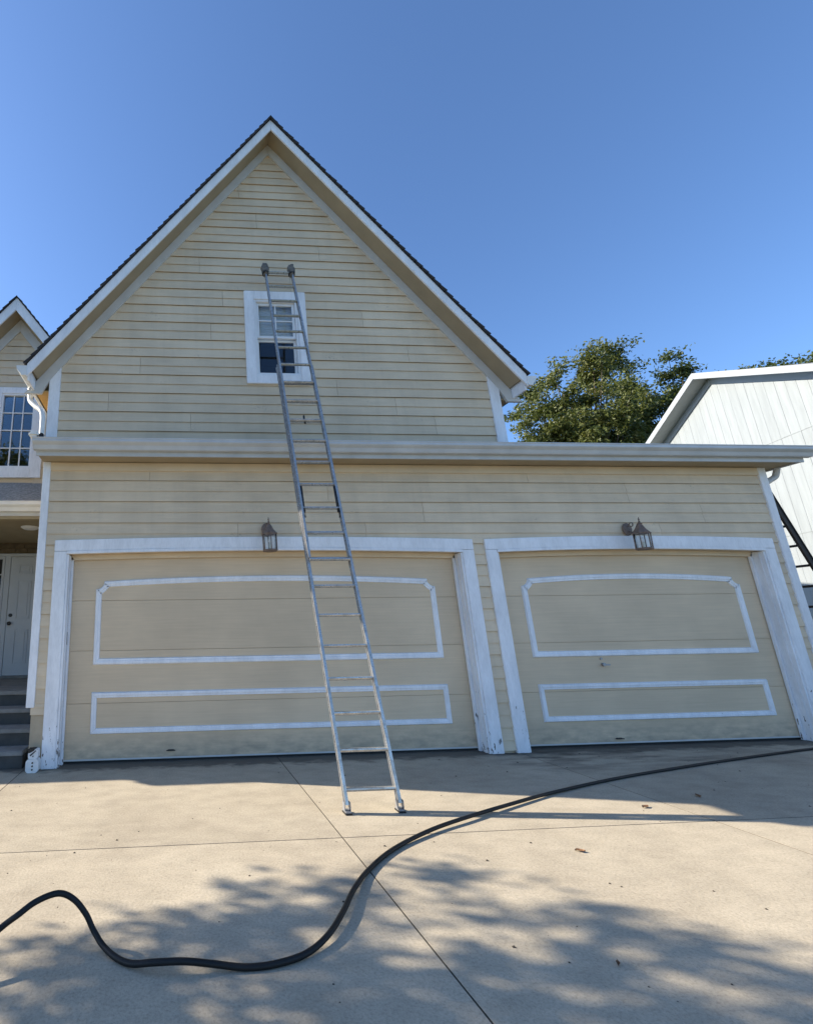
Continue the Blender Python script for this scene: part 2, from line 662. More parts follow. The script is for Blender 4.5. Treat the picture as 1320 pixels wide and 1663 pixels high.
casing_cuts = ((D1[0] - CW + .03, D1[1] + CW - .03, -1, 2.42), (D2[0] - CW + .03, D2[1] + CW - .03, -1, 2.42))
siding(front, XL + .05, GX1 - .05, .03, 3.40, 2.43, cuts=casing_cuts, joints=jl)
# the strip left of the double door stops at the foundation line: the low boards there are replaced by a block
for o in list(front.children):
    vs = [v.co for v in o.data.vertices]
    if max(v.x for v in vs) < -1.30 and max(v.z for v in vs) < .70:
        bpy.data.objects.remove(o)
siding(front, XL + .05, D1[0] - CW + .03, .62, .80, .80 - BH)
bx('foundation_block', M_FOUND, front, -1.602, -1.452, .022, .043, .0, .615, .002)
bx('frieze_board', M_TANPLAIN, front, XL + .0905, GX1 - .1155, -.008, .03, 3.362, 3.468, .004)
bx('corner_board', M_WHITE, front, XL, XL + .09, -.008, .045, .62, 3.47, .004)
bx('corner_board', M_WHITE, front, XL, XL + .028, .047, .14, .62, 3.47, .004)
bx('corner_board', M_WHITE, front, GX1 - .115, GX1, -.008, .045, .02, 3.47, .004)
bx('corner_board', M_WHITE, front, GX1 - .028, GX1, .047, .15, .02, 3.47, .004)


# ---------------------------------------------------------------- door casings and garage doors
def arch(x, x0, x1, ze, rise):
    t = (x - (x0 + x1) / 2) / ((x1 - x0) / 2)
    return ze + rise * (1 - t * t)


def casing(x0, x1, lab):
    fr = bpy.data.objects.new('garage_door_frame', None)
    C.objects.link(fr)
    fr.parent = house
    fr['label'] = lab
    bx('side_casing', M_WHITECHIP, fr, x0 - CW, x0, -.008, .042, .004, 2.349, .004)
    bx('side_casing', M_WHITECHIP, fr, x1, x1 + CW, -.008, .042, .004, 2.349, .004)
    n = 24
    P = []
    for i in range(n + 1):
        x = x0 - CW + (x1 - x0 + 2 * CW) * i / n
        P.append((x, arch(x, x0 - CW, x1 + CW, 2.482, .038)))
    for i in range(n, -1, -1):
        x = x0 - CW + (x1 - x0 + 2 * CW) * i / n
        P.append((x, 2.352 if (x < x0 or x > x1) else arch(x, x0, x1, 2.352, .034)))
    MB().prism(P, 'y', -.010, .042).obj('head_casing', M_WHITE, fr, .003)
    # bead under the head casing and down the inner edges, then the jamb boards and stops
    def band(name, zlo, zhi, ya, yb, m, e0=x0, e1=x1):
        Q = [(e0 + (e1 - e0) * i / n, arch(e0 + (e1 - e0) * i / n, x0, x1, zhi, .034)) for i in range(n + 1)]
        Q += [(e0 + (e1 - e0) * i / n, arch(e0 + (e1 - e0) * i / n, x0, x1, zlo, .034)) for i in range(n, -1, -1)]
        MB().prism(Q, 'y', ya, yb).obj(name, m, fr, .002)
    band('head_bead', 2.318, 2.350, -.016, .03, M_WHITE)
    band('head_jamb', 2.326, 2.350, .031, .215, M_TANPLAIN)
    band('head_stop', 2.262, 2.325, .135, .172, M_TANPLAIN, x0 + .026, x1 - .026)
    for sx, e in ((1, x0), (-1, x1)):
        a, b = sorted((e, e + sx * .024))
        bx('side_jamb', M_WHITECHIP, fr, a, b, .004, .215, .004, 2.316, .003)
        a, b = sorted((e + sx * .0245, e + sx * .052))
        bx('side_stop', M_WHITECHIP, fr, a, b, .135, .172, .004, 2.30, .004)
        a, b = sorted((e + sx * .0245, e + sx * .033))
        bx('side_bead', M_WHITECHIP, fr, a, b, .05, .078, .004, 2.30, .002)
    return fr


f1 = casing(*D1, 'white casing of the double garage door, slightly arched head')
bx('strike_plate', M_GALV, f1, D1[0] + .0245, D1[0] + .030, .085, .128, 1.28, 1.42, .001)
casing(*D2, 'white casing of the single garage door, peeling at the foot')


def offset_band(name, m, par, outer, inner, y0, y1):
    """raised moulding strip between two equally long 2D paths (x,z), with sloped shoulders"""
    n = len(outer)
    mb = MB()
    vs = []
    for o, i in zip(outer, inner):
        o = Vector(o)
        i = Vector(i)
        a = o.lerp(i, .16)
        b = o.lerp(i, .55)
        c = o.lerp(i, .66)
        d = o.lerp(i, .92)
        vs += [(o.x, y1, o.y), (a.x, y0, a.y), (b.x, y0, b.y), (c.x, y0 + .006, c.y), (d.x, y0 + .006, d.y), (i.x, y1, i.y)]
    fs = []
    for k in range(n - 1):
        for j in range(5):
            fs.append((k * 6 + j, k * 6 + j + 1, (k + 1) * 6 + j + 1, (k + 1) * 6 + j))
        fs.append((k * 6 + 5, k * 6, (k + 1) * 6, (k + 1) * 6 + 5))
    fs.append(tuple(range(5, -1, -1)))
    fs.append(tuple((n - 1) * 6 + j for j in range(6)))
    return mb.add(vs, fs).obj(name, m, par)


def garage_door(x0, x1, m_x0, m_x1, up, lowr, lab, handle):
    d = bpy.data.objects.new('garage_door', None)
    C.objects.link(d)
    d.parent = house
    d['label'] = lab
    zs = [.030, .625, 1.203, 1.780, 2.42]
    for a, b in zip(zs[:-1], zs[1:]):
        bx('door_section', M_DOOR, d, x0, x1, .18, .225, a + .0012, b - .0012, .003)
    bx('leak_panel', M_DOOR, d, x0, x1, .226, .25, .03, 2.42, 0)  # added behind the sections to stop light leaking through their gaps
    bx('bottom_seal', M_RUBBER, d, x0, x1, .19, .22, .006, .029, .004)
    bx('bottom_rail', M_GREYWHITE, d, x0 + .03, x1 - .03, .174, .1795, .031, .047, .001)
    W = .074
    ya, yb = .158, .1795
    zb, zc, rise = up
    r = .098
    g = .0012
    xi0, xi1 = m_x0 + W, m_x1 - W
    # upper frame with scooped corners and an arched top
    offset_band('moulding_rail', M_MOULD, d, [(m_x0 + g, zb), (m_x1 - g, zb)], [(xi0 + g, zb + W), (xi1 - g, zb + W)], ya, yb)
    offset_band('moulding_stile', M_MOULD, d, [(m_x0, zb + g), (m_x0, zc - r)], [(xi0, zb + W + g), (xi0, zc - r - W * .25)], ya, yb)
    offset_band('moulding_stile', M_MOULD, d, [(m_x1, zb + g), (m_x1, zc - r)], [(xi1, zb + W + g), (xi1, zc - r - W * .25)], ya, yb)
    ax0, ax1 = m_x0 + r, m_x1 - r
    n = 28
    top_o, top_i = [], []
    for i in range(n + 1):
        x = ax0 + (ax1 - ax0) * i / n
        xi = ax0 + W * .25 + (ax1 - ax0 - W * .5) * i / n
        z = arch(x, ax0, ax1, zc, rise)
        top_o.append((x, z))
        top_i.append((xi, z - W))
    offset_band('moulding_arch', M_MOULD, d, top_o, top_i, ya, yb)
    for sx, e, ei in ((1, m_x0, xi0), (-1, m_x1, xi1)):
        co, ci = [], []
        for i in range(9):
            t = i / 8 * math.pi / 2
            # scoop about the outer corner point
            co.append((e + sx * r * math.sin(t), zc - r * math.cos(t)))
            rr2 = r + W * .96
            t2 = t
            ax, az = e + sx * rr2 * math.sin(t2), zc - rr2 * math.cos(t2)
            ci.append((ax if sx * (ax - ei) > 0 else ei, min(az, zc - W)))
        ci[0] = (ei, zc - r - W * .25)
        ci[-1] = (e + sx * (r + W * .25), zc - W)
        offset_band('moulding_corner', M_MOULD, d, co, ci, ya - .0015, yb)
    # lower frame, plain rectangle, mitred
    z0, z1 = lowr
    q = [(m_x0, z0), (m_x1, z0), (m_x1, z1), (m_x0, z1)]
    w2 = .064
    qi = [(m_x0 + w2, z0 + w2), (m_x1 - w2, z0 + w2), (m_x1 - w2, z1 - w2), (m_x0 + w2, z1 - w2)]
    for k, nm in enumerate(('moulding_rail', 'moulding_stile', 'moulding_rail', 'moulding_stile')):
        a, b = Vector(q[k]), Vector(q[(k + 1) % 4])
        ai, bi = Vector(qi[k]), Vector(qi[(k + 1) % 4])
        u = (b - a).normalized() * g
        offset_band(nm, M_MOULD, d, [a + u, b - u], [ai + u, bi - u], ya, yb)
    hx, hz = handle
    h = MB()
    h.box(hx - .035, hx + .035, .168, .1795, hz - .008, hz + .008)
    h.box(hx - .05, hx + .05, .150, .168, hz - .005, hz + .004)
    h.obj('lift_handle', M_DARKALU, d, .002)
    return d


g1 = garage_door(D1[0] + .02, D1[1] - .02, -.983, 3.238, (1.042, 2.012, .056), (.300, .746),
                 'wide tan double garage door with white applied mouldings', (-.075, .115))
g2 = garage_door(D2[0] + .02, D2[1] - .02, 4.372, 7.385, (1.028, 2.004, .052), (.286, .716),
                 'narrower tan single garage door with lock handle and white mouldings', (5.27, .085))
k = MB()
k.tube([(5.262, .1795, .93), (5.262, .150, .93)], .021, 10)
k.box(5.235, 5.325, .138, .152, .920, .936)
k.tube([(5.250, .1795, 1.0), (5.250, .168, 1.0)], .014, 10)
k.obj('lock_handle', M_GALV, g2)

# ---------------------------------------------------------------- gable wall
def gl(z):
    return max(XL, CX - (9.02 - z) / SL)        # roof underside line


WIN = (1.055, 1.662, 4.735, 5.905)     # window unit inside the casing


def gxl(z, off=.0):
    return max(XL + .05, CX - max(.0, (8.60 - z)) / SL + off)


def gxr(z, off=.0):
    return min(XR - .05, CX + max(.0, (8.60 - z)) / SL - off)


# core of the gable wall: strips round the window opening
gm = MB()


def gcore(z0, z1, x0=None, x1=None):
    ya, yb = .044, .16
    L0, L1 = (gxl(z0), gxl(z1)) if x0 is None else (x0, x0)
    R0, R1 = (gxr(z0), gxr(z1)) if x1 is None else (x1, x1)
    vs = [(L0, ya, z0), (R0, ya, z0), (R1, ya, z1), (L1, ya, z1), (L0, yb, z0), (R0, yb, z0), (R1, yb, z1), (L1, yb, z1)]
    gm.add(vs, [(0, 1, 2, 3), (7, 6, 5, 4), (0, 4, 5, 1), (1, 5, 6, 2), (2, 6, 7, 3), (3, 7, 4, 0)])


gcore(3.722, WIN[2])
zk = 8.60 - SL * (CX - XL - .05)
gcore(WIN[2], WIN[3], None, WIN[0])
gcore(WIN[2], WIN[3], WIN[1], None)
gcore(WIN[3], 8.55)
gable = gm.obj('gable_wall', M_TANPLAIN, house)
gj = [(.164, 3.91), (2.145, 4.45), (2.934, 4.18), (-.5, 4.72), (3.2, 4.99), (.45, 5.26), (2.6, 5.53), (.3, 6.34), (2.05, 6.61),
      (1.15, 7.14), (3.45, 3.91), (.62, 5.80), (1.6, 6.07), (.9, 7.68), (-.9, 4.18)]
siding(gable, gxl, gxr, 3.722, 8.56, 3.905, cuts=((WIN[0] - .02, WIN[1] + .02, WIN[2] - .02, WIN[3] + .02),), joints=gj)

# white rake trim boards lying on the siding under the soffit
IN_A = 8.514                             # apex of the inner edge
OUT_A = 8.70
for sx in (-1, 1):
    zlow_in = 4.785
    xin = CX + sx * (IN_A - zlow_in) / SL
    zo = 4.40
    xo = CX + sx * (OUT_A - zo) / SL
    poly = [(CX + sx * .0006, IN_A), (xin, zlow_in), (xin, zlow_in - .0), (CX + sx * (XR - CX), 4.585), (CX + sx * (XR - CX) + sx * .095, zo), (xo, zo), (CX + sx * .0006, OUT_A)]
    MB().prism(poly, 'y', -.012, .028).obj('rake_board', M_GREYWHITE, gable, .003)
    # corner board under the rake board
    x0, x1 = sorted((CX + sx * (XR - CX), xin))
    P = [(x0, 3.70), (x1, 3.70), (x1, 4.583 if sx > 0 else 4.783), (x0, 4.783 if sx > 0 else 4.583)]
    MB().prism(P, 'y', -.010, .028).obj('corner_board', M_WHITE, gable, .003)
    xc = CX + sx * (XR - CX)
    a, b = sorted((xc, xc - sx * .028))
    bx('corner_board', M_WHITE, gable, a, b, .030, .13, 3.70, 4.58, .003)

# ---------------------------------------------------------------- window in the gable
win = bpy.data.objects.new('gable_window', None)
C.objects.link(win)
win.parent = house
win['label'] = 'small white double hung window in the gable, blind lowered behind the upper sash'
cx0, cx1, cz0, cz1 = .918, 1.785, 4.60, 6.04
bx('casing', M_WHITE, win, cx0, WIN[0], -.022, .03, cz0, cz1, .004)
bx('casing', M_WHITE, win, WIN[1], cx1, -.022, .03, cz0, cz1, .004)
bx('casing', M_WHITE, win, WIN[0] + .0005, WIN[1] - .0005, -.022, .03, WIN[3], cz1, .004)
bx('casing', M_WHITE, win, WIN[0] + .0005, WIN[1] - .0005, -.022, .03, cz0, WIN[2], .004)


def ring(name, m, par, x0, x1, z0, z1, w, ya, yb, bev=.003):
    mb = MB()
    mb.box(x0, x0 + w, ya, yb, z0, z1)
    mb.box(x1 - w, x1, ya, yb, z0, z1)
    mb.box(x0 + w, x1 - w, ya + .001, yb, z0, z0 + w)
    mb.box(x0 + w, x1 - w, ya + .001, yb, z1 - w, z1)
    return mb.obj(name, m, par, bev)


ring('window_frame', M_VINYL, win, WIN[0], WIN[1], WIN[2], WIN[3], .030, -.010, .13)
us = ring('upper_sash', M_VINYL, win, WIN[0] + .031, WIN[1] - .031, 5.315, WIN[3] - .031, .038, .022, .055)
ls = ring('lower_sash', M_VINYL, win, WIN[0] + .031, WIN[1] - .031, WIN[2] + .031, 5.313, .030, .062, .092)
gx0, gx1 = WIN[0] + .069, WIN[1] - .069
gzm = (5.353 + WIN[3] - .069) / 2
mb = MB()
mb.box((gx0 + gx1) / 2 - .008, (gx0 + gx1) / 2 + .008, .028, .05, 5.353, WIN[3] - .069)
mb.box(gx0, gx1, .029, .049, gzm - .008, gzm + .008)
mb.obj('muntin', M_VINYL, win)
bx('pane', M_GLASS2, win, gx0 - .004, gx1 + .004, .038, .042, 5.35, WIN[3] - .066, 0)
bx('pane', M_GLASS2, win, WIN[0] + .058, WIN[1] - .058, .076, .080, WIN[2] + .058, 5.286, 0)
rm = MB()
rm.box(WIN[0] - .6, WIN[0] - .55, .161, 2.2, 4.3, 6.2)
rm.box(WIN[1] + .55, WIN[1] + .6, .161, 2.2, 4.3, 6.2)
rm.box(WIN[0] - .6, WIN[1] + .6, 2.2, 2.25, 4.3, 6.2)
rm.box(WIN[0] - .6, WIN[1] + .6, .161, 2.2, 6.2, 6.25)
rm.box(WIN[0] - .6, WIN[1] + .6, .161, 2.2, 4.25, 4.3)
rm.obj('room', M_DARKROOM, win)
rb = random.Random(5)
zz = 5.88
sm = None
while zz > 5.29:
    mb = MB().box(0, .55, 0, .024, -.006, .006)
    if sm is None:
        o = mb.obj('blind_slat', M_BLIND, win)
        sm = o.data
    else:
        o = bpy.data.objects.new('blind_slat', sm)
        C.objects.link(o)
        o.parent = win
    o.location = (WIN[0] + .03, .112, zz)
    o.rotation_euler = (R(68 + rb.uniform(-4, 4)), 0, 0)
    zz -= .026

# ---------------------------------------------------------------- main roof
YF = -.285                      # front of the rake overhang
RT = 8.84                       # top of the deck at the ridge
XE = 3.245                       # half span of the roof at the eave
ZE = RT - SL * XE
rm = MB()
th = .07 * math.sqrt(1 + SL * SL)
for sx in (-1, 1):
    P = [(CX, RT), (CX + sx * XE, ZE), (CX + sx * XE, ZE - .05), (CX + sx * (XE - .03), ZE - .05), (CX, RT - th)]
    rm.prism(P, 'y', YF + .028, 9.2)
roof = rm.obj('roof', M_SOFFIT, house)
slen = XE * math.sqrt(1 + SL * SL)
ncourse = 44
rs = random.Random(4)
ca, sa = 1 / math.sqrt(1 + SL * SL), SL / math.sqrt(1 + SL * SL)
shm = None
for sx in (-1, 1):
    for i in range(ncourse):
        # a course: thin wedge lying on the deck, lower edge thick
        d0 = slen * i / ncourse - .015
        d1 = slen * (i + 1) / ncourse + (.03 if i == ncourse - 1 else .012)
        nx, nz = sx * sa, ca
        def Q(d, h):
            return (CX + sx * (d * ca) + nx * h, RT - d * sa + nz * h)
        P = [Q(d0, .004), Q(d1, .004), Q(d1, .034), Q(d0, .014)]
        MB().prism(P, 'y', YF - .028 + rs.uniform(-.006, .006), 9.22).obj('shingle_course', M_SHINGLE, roof)
MB().prism([(CX - .12, RT - .12), (CX, RT + .045), (CX + .12, RT - .12), (CX + .115, RT - .145), (CX, RT + .005), (CX - .115, RT - .145)], 'y', YF - .034, 9.22).obj('ridge_cap', M_SHINGLE, roof)
for sx in (-1, 1):
    t0 = RT - .006
    xb = XE - .002
    P = [(CX + sx * .0006, t0), (CX + sx * xb, t0 - SL * xb), (CX + sx * xb, t0 - SL * xb - .178), (CX + sx * .0006, t0 - .183)]
    MB().prism(P, 'y', YF, YF + .026).obj('rake_fascia', M_WHITE, roof, .003)
    # boxed rake soffit between the fascia and the wall
    so_ = RT - th - .002
    xb2 = XE - .06
    P = [(CX, so_), (CX + sx * xb2, so_ - SL * xb2), (CX + sx * xb2, so_ - SL * xb2 - .025), (CX, so_ - .025)]
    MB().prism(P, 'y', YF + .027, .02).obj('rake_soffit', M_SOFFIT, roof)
    # eave soffit running back along the side, with a short return box at the front
    xo = CX + sx * (XE - .01)
    xi = CX + sx * (XR - CX)
    a, b = sorted((xo, xi))
    zs_ = ZE - .20
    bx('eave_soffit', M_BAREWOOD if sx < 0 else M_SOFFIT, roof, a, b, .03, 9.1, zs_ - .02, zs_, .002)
    a, b = sorted((xo, xo - sx * .022))
    bx('eave_fascia', M_WHITE, roof, a + sx * .001, b + sx * .001, YF + .03, 9.15, zs_ - .02, ZE - .052, .002)


def gutter_profile(s=1.0):
    # K-style: back, bottom, ogee front, lip;  (out, up)
    return [(0, 0), (.055 * s, 0), (.062 * s, .012 * s), (.075 * s, .045 * s), (.102 * s, .066 * s), (.112 * s, .078 * s), (.112 * s, .105 * s),
            (.118 * s, .112 * s), (.118 * s, .120 * s), (.100 * s, .120 * s), (.104 * s, .110 * s), (.104 * s, .082 * s), (.070 * s, .052 * s), (.055 * s, .010 * s), (.004, .008), (.004, .118 * s), (0, .118 * s)]


# side gutters along the eaves
for sx in (-1, 1):
    pr = [(CX + sx * (XE - .006 + a), ZE - .165 + b) for a, b in gutter_profile(1.1)]
    g = MB().prism(pr, 'y', YF - .005, 9.15)
    endp = [(CX + sx * (XE - .006 + a), ZE - .165 + b) for a, b in [(0, 0), (.06, 0), (.07, .02), (.112, .07), (.12, .09), (.13, .13), (0, .13)]]
    g.prism(endp, 'y', YF - .009, YF - .005)
    g.obj('side_gutter', M_GUTWHITE, house)
# downspout from the left gutter onto the low gutter
ds = bez([(-1.945, .16, 4.56), (-1.945, .16, 4.47), (-1.925, .14, 4.37), (-1.83, .08, 4.26), (-1.745, .03, 4.18), (-1.715, .015, 4.08), (-1.712, .01, 3.92), (-1.712, .01, 3.80)], 6)
dm = MB()
dm.tube(ds, .036, 10)
dm.tube([(-1.712, .01, 3.83), (-1.714, -.01, 3.775), (-1.72, -.09, 3.745), (-1.725, -.26, 3.72)], .042, 10)
dm.obj('downspout', M_GUTWHITE, house)
bx('downspout_elbow', M_GUTWHITE, house, -1.775, -1.655, -.32, -.10, 3.685, 3.755, .022)
bx('elbow_strap', M_RUBBER, house, -1.652, -1.605, -.30, -.25, 3.665, 3.735, .01)

# ---------------------------------------------------------------- low eave over the garage doors
low = MB()
YG = -.27
P = [(YG, 3.585), (YG, 3.555), (.04, 3.655), (.04, 3.70)]
P = [(YG + .002, 3.555), (YG + .002, 3.595), (.043, 3.705), (.043, 3.66)]
low.prism(P, 'x', XL - .01, XR - .0)
P = [(YG + .002, 3.555), (YG + .002, 3.595), (6.2, 3.595 + 6.47 * .33), (6.2, 3.54 + 6.47 * .33)]
low.prism(P, 'x', XR + .001, GX1 + .22)
lowroof = low.obj('garage_roof', M_SHINGLE, house)
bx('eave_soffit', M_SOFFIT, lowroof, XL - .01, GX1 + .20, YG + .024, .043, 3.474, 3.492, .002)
bx('eave_fascia', M_GUTTER, lowroof, XL - .022, GX1 + .235, YG, YG + .022, 3.455, 3.553, .004)
bx('end_fascia', M_GUTTER, lowroof, GX1 + .212, GX1 + .234, YG + .023, .8, 3.46, 3.575, .003)
bx('end_soffit', M_SOFFIT, lowroof, GX1 + .002, GX1 + .21, .045, 6.0, 3.474, 3.492, .002)
pr = [(YG - .001 - a, 3.510 + b * .95) for a, b in gutter_profile(1.12)]
gt = MB().prism(pr, 'x', XL - .035, GX1 + .29)
endp = [(YG - .001 - a, 3.51 + b) for a, b in [(0, 0), (.06, 0), (.07, .02), (.112, .07), (.12, .09), (.13, .125), (0, .125)]]
gt.prism(endp, 'x', XL - .039, XL - .035)
gt.prism(endp, 'x', GX1 + .29, GX1 + .294)
gt.obj('front_gutter', M_GUTTER, house)
dm = MB()
ds = bez([(8.25, .02, 3.48), (8.25, .04, 3.42), (8.235, .06, 3.36), (8.16, .08, 3.31), (8.09, .09, 3.26), (8.075, .09, 3.18), (8.07, .09, 2.9)], 5)
dm.tube(ds, .036, 10)
dm.tube([(8.07, .09, 2.9), (8.07, .09, .1)], .036, 10)
dm.obj('downspout', M_GUTTER, house)

# ---------------------------------------------------------------- left wing: porch, window, small gable
YW = 1.60
wing = bpy.data.objects.new('wing_wall', None)
WX = -2.675
wm = MB()
WW = (-2.86, -2.325, 3.955, 5.235)
wx0, wx1 = -4.3, XL - .001


def wl(z):
    return max(wx0, WX - (6.62 - z) / SL)


def wr(z):
    return min(wx1, WX + (6.62 - z) / SL)


def wcore(z0, z1, x0=None, x1=None):
    ya, yb = YW + .044, YW + .14
    L0, L1 = (wl(z0), wl(z1)) if x0 is None else (x0, x0)
    R0, R1 = (wr(z0), wr(z1)) if x1 is None else (x1, x1)
    vs = [(L0, ya, z0), (R0, ya, z0), (R1, ya, z1), (L1, ya, z1), (L0, yb, z0), (R0, yb, z0), (R1, yb, z1), (L1, yb, z1)]
    wm.add(vs, [(0, 1, 2, 3), (7, 6, 5, 4), (0, 4, 5, 1), (1, 5, 6, 2), (2, 6, 7, 3), (3, 7, 4, 0)])


wcore(3.05, WW[2])
wcore(WW[2], WW[3], None, WW[0])
wcore(WW[2], WW[3], WW[1], None)
wcore(WW[3], 6.6)
wing = wm.obj('wing_wall', M_TANPLAIN, house)
siding(wing, wl, wr, 3.70, 6.60, 3.70, y=YW, cuts=((WW[0] - .05, WW[1] + .05, WW[2] - .05, WW[3] + .05),), joints=[(-2.5, 5.60)])
ww = bpy.data.objects.new('wing_window', None)
C.objects.link(ww)
ww.parent = house
ww['label'] = 'white gridded window of the left wing above the porch roof'
ct = .165
bx('casing', M_WHITE, ww, WW[0] - ct, WW[0], YW - .022, YW + .03, WW[2] - ct, WW[3] + .11, .004)
bx('casing', M_WHITE, ww, WW[1], WW[1] + ct, YW - .022, YW + .03, WW[2] - ct, WW[3] + .11, .004)
bx('casing', M_WHITE, ww, WW[0] + .0005, WW[1] - .0005, YW - .022, YW + .03, WW[3], WW[3] + .11, .004)
bx('casing', M_WHITE, ww, WW[0] + .0005, WW[1] - .0005, YW - .022, YW + .03, WW[2] - ct, WW[2], .004)
ring('window_frame', M_VINYL, ww, WW[0], WW[1], WW[2], WW[3], .03, YW - .012, YW + .06)
px0, px1, pz0, pz1 = WW[0] + .03, WW[1] - .03, WW[2] + .03, WW[3] - .03
for i in range(1, 3):
    x = px0 + (px1 - px0) * i / 3
    bx('muntin', M_VINYL, ww, x - .009, x + .009, YW + .004, YW + .022, pz0, pz1, .002)
for i in range(1, 4):
    z = pz0 + (pz1 - pz0) * i / 4
    bx('muntin', M_VINYL, ww, px0, px1, YW + .005, YW + .021, z - .009, z + .009, .002)
for i in range(3):
    for j in range(4):
        bx('pane', M_GLASS, ww, px0 + (px1 - px0) * i / 3 + .001, px0 + (px1 - px0) * (i + 1) / 3 - .001, YW + .024, YW + .028,
           pz0 + (pz1 - pz0) * j / 4 + .001, pz0 + (pz1 - pz0) * (j + 1) / 4 - .001, 0)
rm = MB()
rm.box(-3.9, -1.9, 3.6, 3.65, 3.7, 5.6)
rm.box(-3.9, -3.85, YW + .141, 3.6, 3.7, 5.6)
rm.box(-1.95, -1.9, YW + .141, 3.6, 3.7, 5.6)
rm.box(-3.9, -1.9, YW + .141, 3.6, 5.6, 5.65)
rm.box(-3.9, -1.9, YW + .141, 3.6, 3.65, 3.7)
rm.obj('room', M_DARKROOM, ww)
# wing roof
wrm = MB()
WRT = 6.86
WYF = YW - .28
for sx in (-1, 1):
    E_ = 1.85 if sx < 0 else 1.5
    P = [(WX, WRT), (WX + sx * E_, WRT - SL * E_), (WX + sx * E_, WRT - SL * E_ - .05), (WX, WRT - .11)]
    wrm.prism(P, 'y', WYF + .028, 8.5)
wroof = wrm.obj('wing_roof', M_SOFFIT, house)
for sx in (-1, 1):
    E_ = 1.85 if sx < 0 else 1.5
    sl2 = E_ * math.sqrt(1 + SL * SL)
    for i in range(20):
        d0, d1 = sl2 * i / 20 - .015, sl2 * (i + 1) / 20 + .012
        def Q(d, h):
            return (WX + sx * (d * ca) + sx * sa * h, WRT - d * sa + ca * h)
        MB().prism([Q(d0, .002), Q(d1, .006), Q(d1, .024), Q(d0, .008)], 'y', WYF - .028 + rs.uniform(-.005, .005), 8.5).obj('shingle_course', M_SHINGLE, wroof)
    P = [(WX + sx * .0006, WRT - .006), (WX + sx * E_, WRT - .006 - SL * E_), (WX + sx * E_, WRT - .2 - SL * E_), (WX + sx * .0006, WRT - .24)]
    MB().prism(P, 'y', WYF, WYF + .026).obj('rake_fascia', M_WHITE, wroof, .003)
    P = [(WX, WRT - .20), (WX + sx * E_, WRT - .20 - SL * E_), (WX + sx * E_, WRT - .225 - SL * E_), (WX, WRT - .225)]
    MB().prism(P, 'y', WYF + .027, YW + .02).obj('rake_soffit', M_SOFFIT, wroof)
    P = [(WX + sx * .0006, WRT - .226), (WX + sx * (E_ - .1), WRT - .226 - SL * (E_ - .1)), (WX + sx * (E_ - .1), WRT - .46 - SL * (E_ - .1)), (WX + sx * .0006, WRT - .46)]
    MB().prism(P, 'y', YW - .012, YW + .028).obj('rake_board', M_GREYWHITE, wroof, .003)
# porch roof, gutter and ceiling
YP = 1.03
YB_ = 3.10
pm = MB()
pm.prism([(YP, 3.20), (YP, 3.235), (YW + .03, 3.72), (YW + .03, 3.66)], 'x', -5.6, XL - .004)
proof = pm.obj('porch_roof', M_SHINGLEGREY, house)
bx('fascia', M_GREYWHITE, proof, -5.6, XL - .006, YP - .022, YP - .002, 3.03, 3.20, .003)
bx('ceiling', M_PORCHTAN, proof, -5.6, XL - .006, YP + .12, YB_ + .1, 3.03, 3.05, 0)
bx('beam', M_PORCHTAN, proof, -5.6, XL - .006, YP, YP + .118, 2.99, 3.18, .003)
cl = MB().lathe([(.02, -.035), (.10, -.03), (.14, -.006), (.14, .0)], (-2.30, 1.75, 3.029), 16).obj('ceiling_light', M_BLIND, proof)
pr = [(YP - .023 - a, 3.085 + b) for a, b in gutter_profile(1.1)]
MB().prism(pr, 'x', -5.6, XL - .010).obj('porch_gutter', M_GUTWHITE, house)
# back wall of the porch with shakes, door and sidelight
YB = 3.10
bx('sun_blocker', M_TANPLAIN, house, -9.5, -4.75, 1.06, 7.0, .0, 3.12, 0)  # unseen block added to keep sunlight from passing under the porch roof
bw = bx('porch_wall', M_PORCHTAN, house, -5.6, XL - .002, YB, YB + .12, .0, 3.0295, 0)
rsh = random.Random(9)
for row in range(2):
    x = -3.6
    while x < XL - .03:
        w = rsh.uniform(.12, .26)
        bx('shake', M_PORCHSHAKE, bw, x, min(x + w - .004, XL - .01), YB - .022 - rsh.uniform(0, .006), YB - .001, 2.835 + row * .096 + rsh.uniform(0, .004), 2.926 + row * .096, .002)
        x += w
dr = bpy.data.objects.new('front_door', None)
C.objects.link(dr)
dr.parent = house
dr['label'] = 'pale panelled front door in the shade of the porch'
bx('door_leaf', M_DOORGREY, dr, -2.985, -2.06, YB - .045, YB - .003, .735, 2.768, .003)
bx('head_casing', M_DOORGREY, dr, -3.75, -1.90, YB - .055, YB - .002, 2.775, 2.83, .004)
bx('side_casing', M_DOORGREY, dr, -3.085, -2.99, YB - .055, YB - .002, .70, 2.774, .004)
bx('threshold', M_STEP, dr, -3.6, -1.90, YB - .14, YB - .002, .70, .732, .004)
for (x0, x1) in ((-2.84, -2.60), (-2.45, -2.21)):
    for (z0, z1) in ((.93, 1.50), (1.68, 2.34), (2.47, 2.63)):
        m2 = MB()
        t = .022
        m2.box(x0, x0 + t, YB - .060, YB - .0455, z0, z1)
        m2.box(x1 - t, x1, YB - .060, YB - .0455, z0, z1)
        m2.box(x0 + t, x1 - t, YB - .0595, YB - .0455, z0, z0 + t)
        m2.box(x0 + t, x1 - t, YB - .0595, YB - .0455, z1 - t, z1)
        m2.box(x0 + .05, x1 - .05, YB - .058, YB - .0455, z0 + .05, z1 - .05)
        m2.obj('raised_panel', M_DOORGREY, dr, .003)
kb = MB()
kb.tube([(-2.92, YB - .045, 1.60), (-2.92, YB - .075, 1.60)], .014, 10)
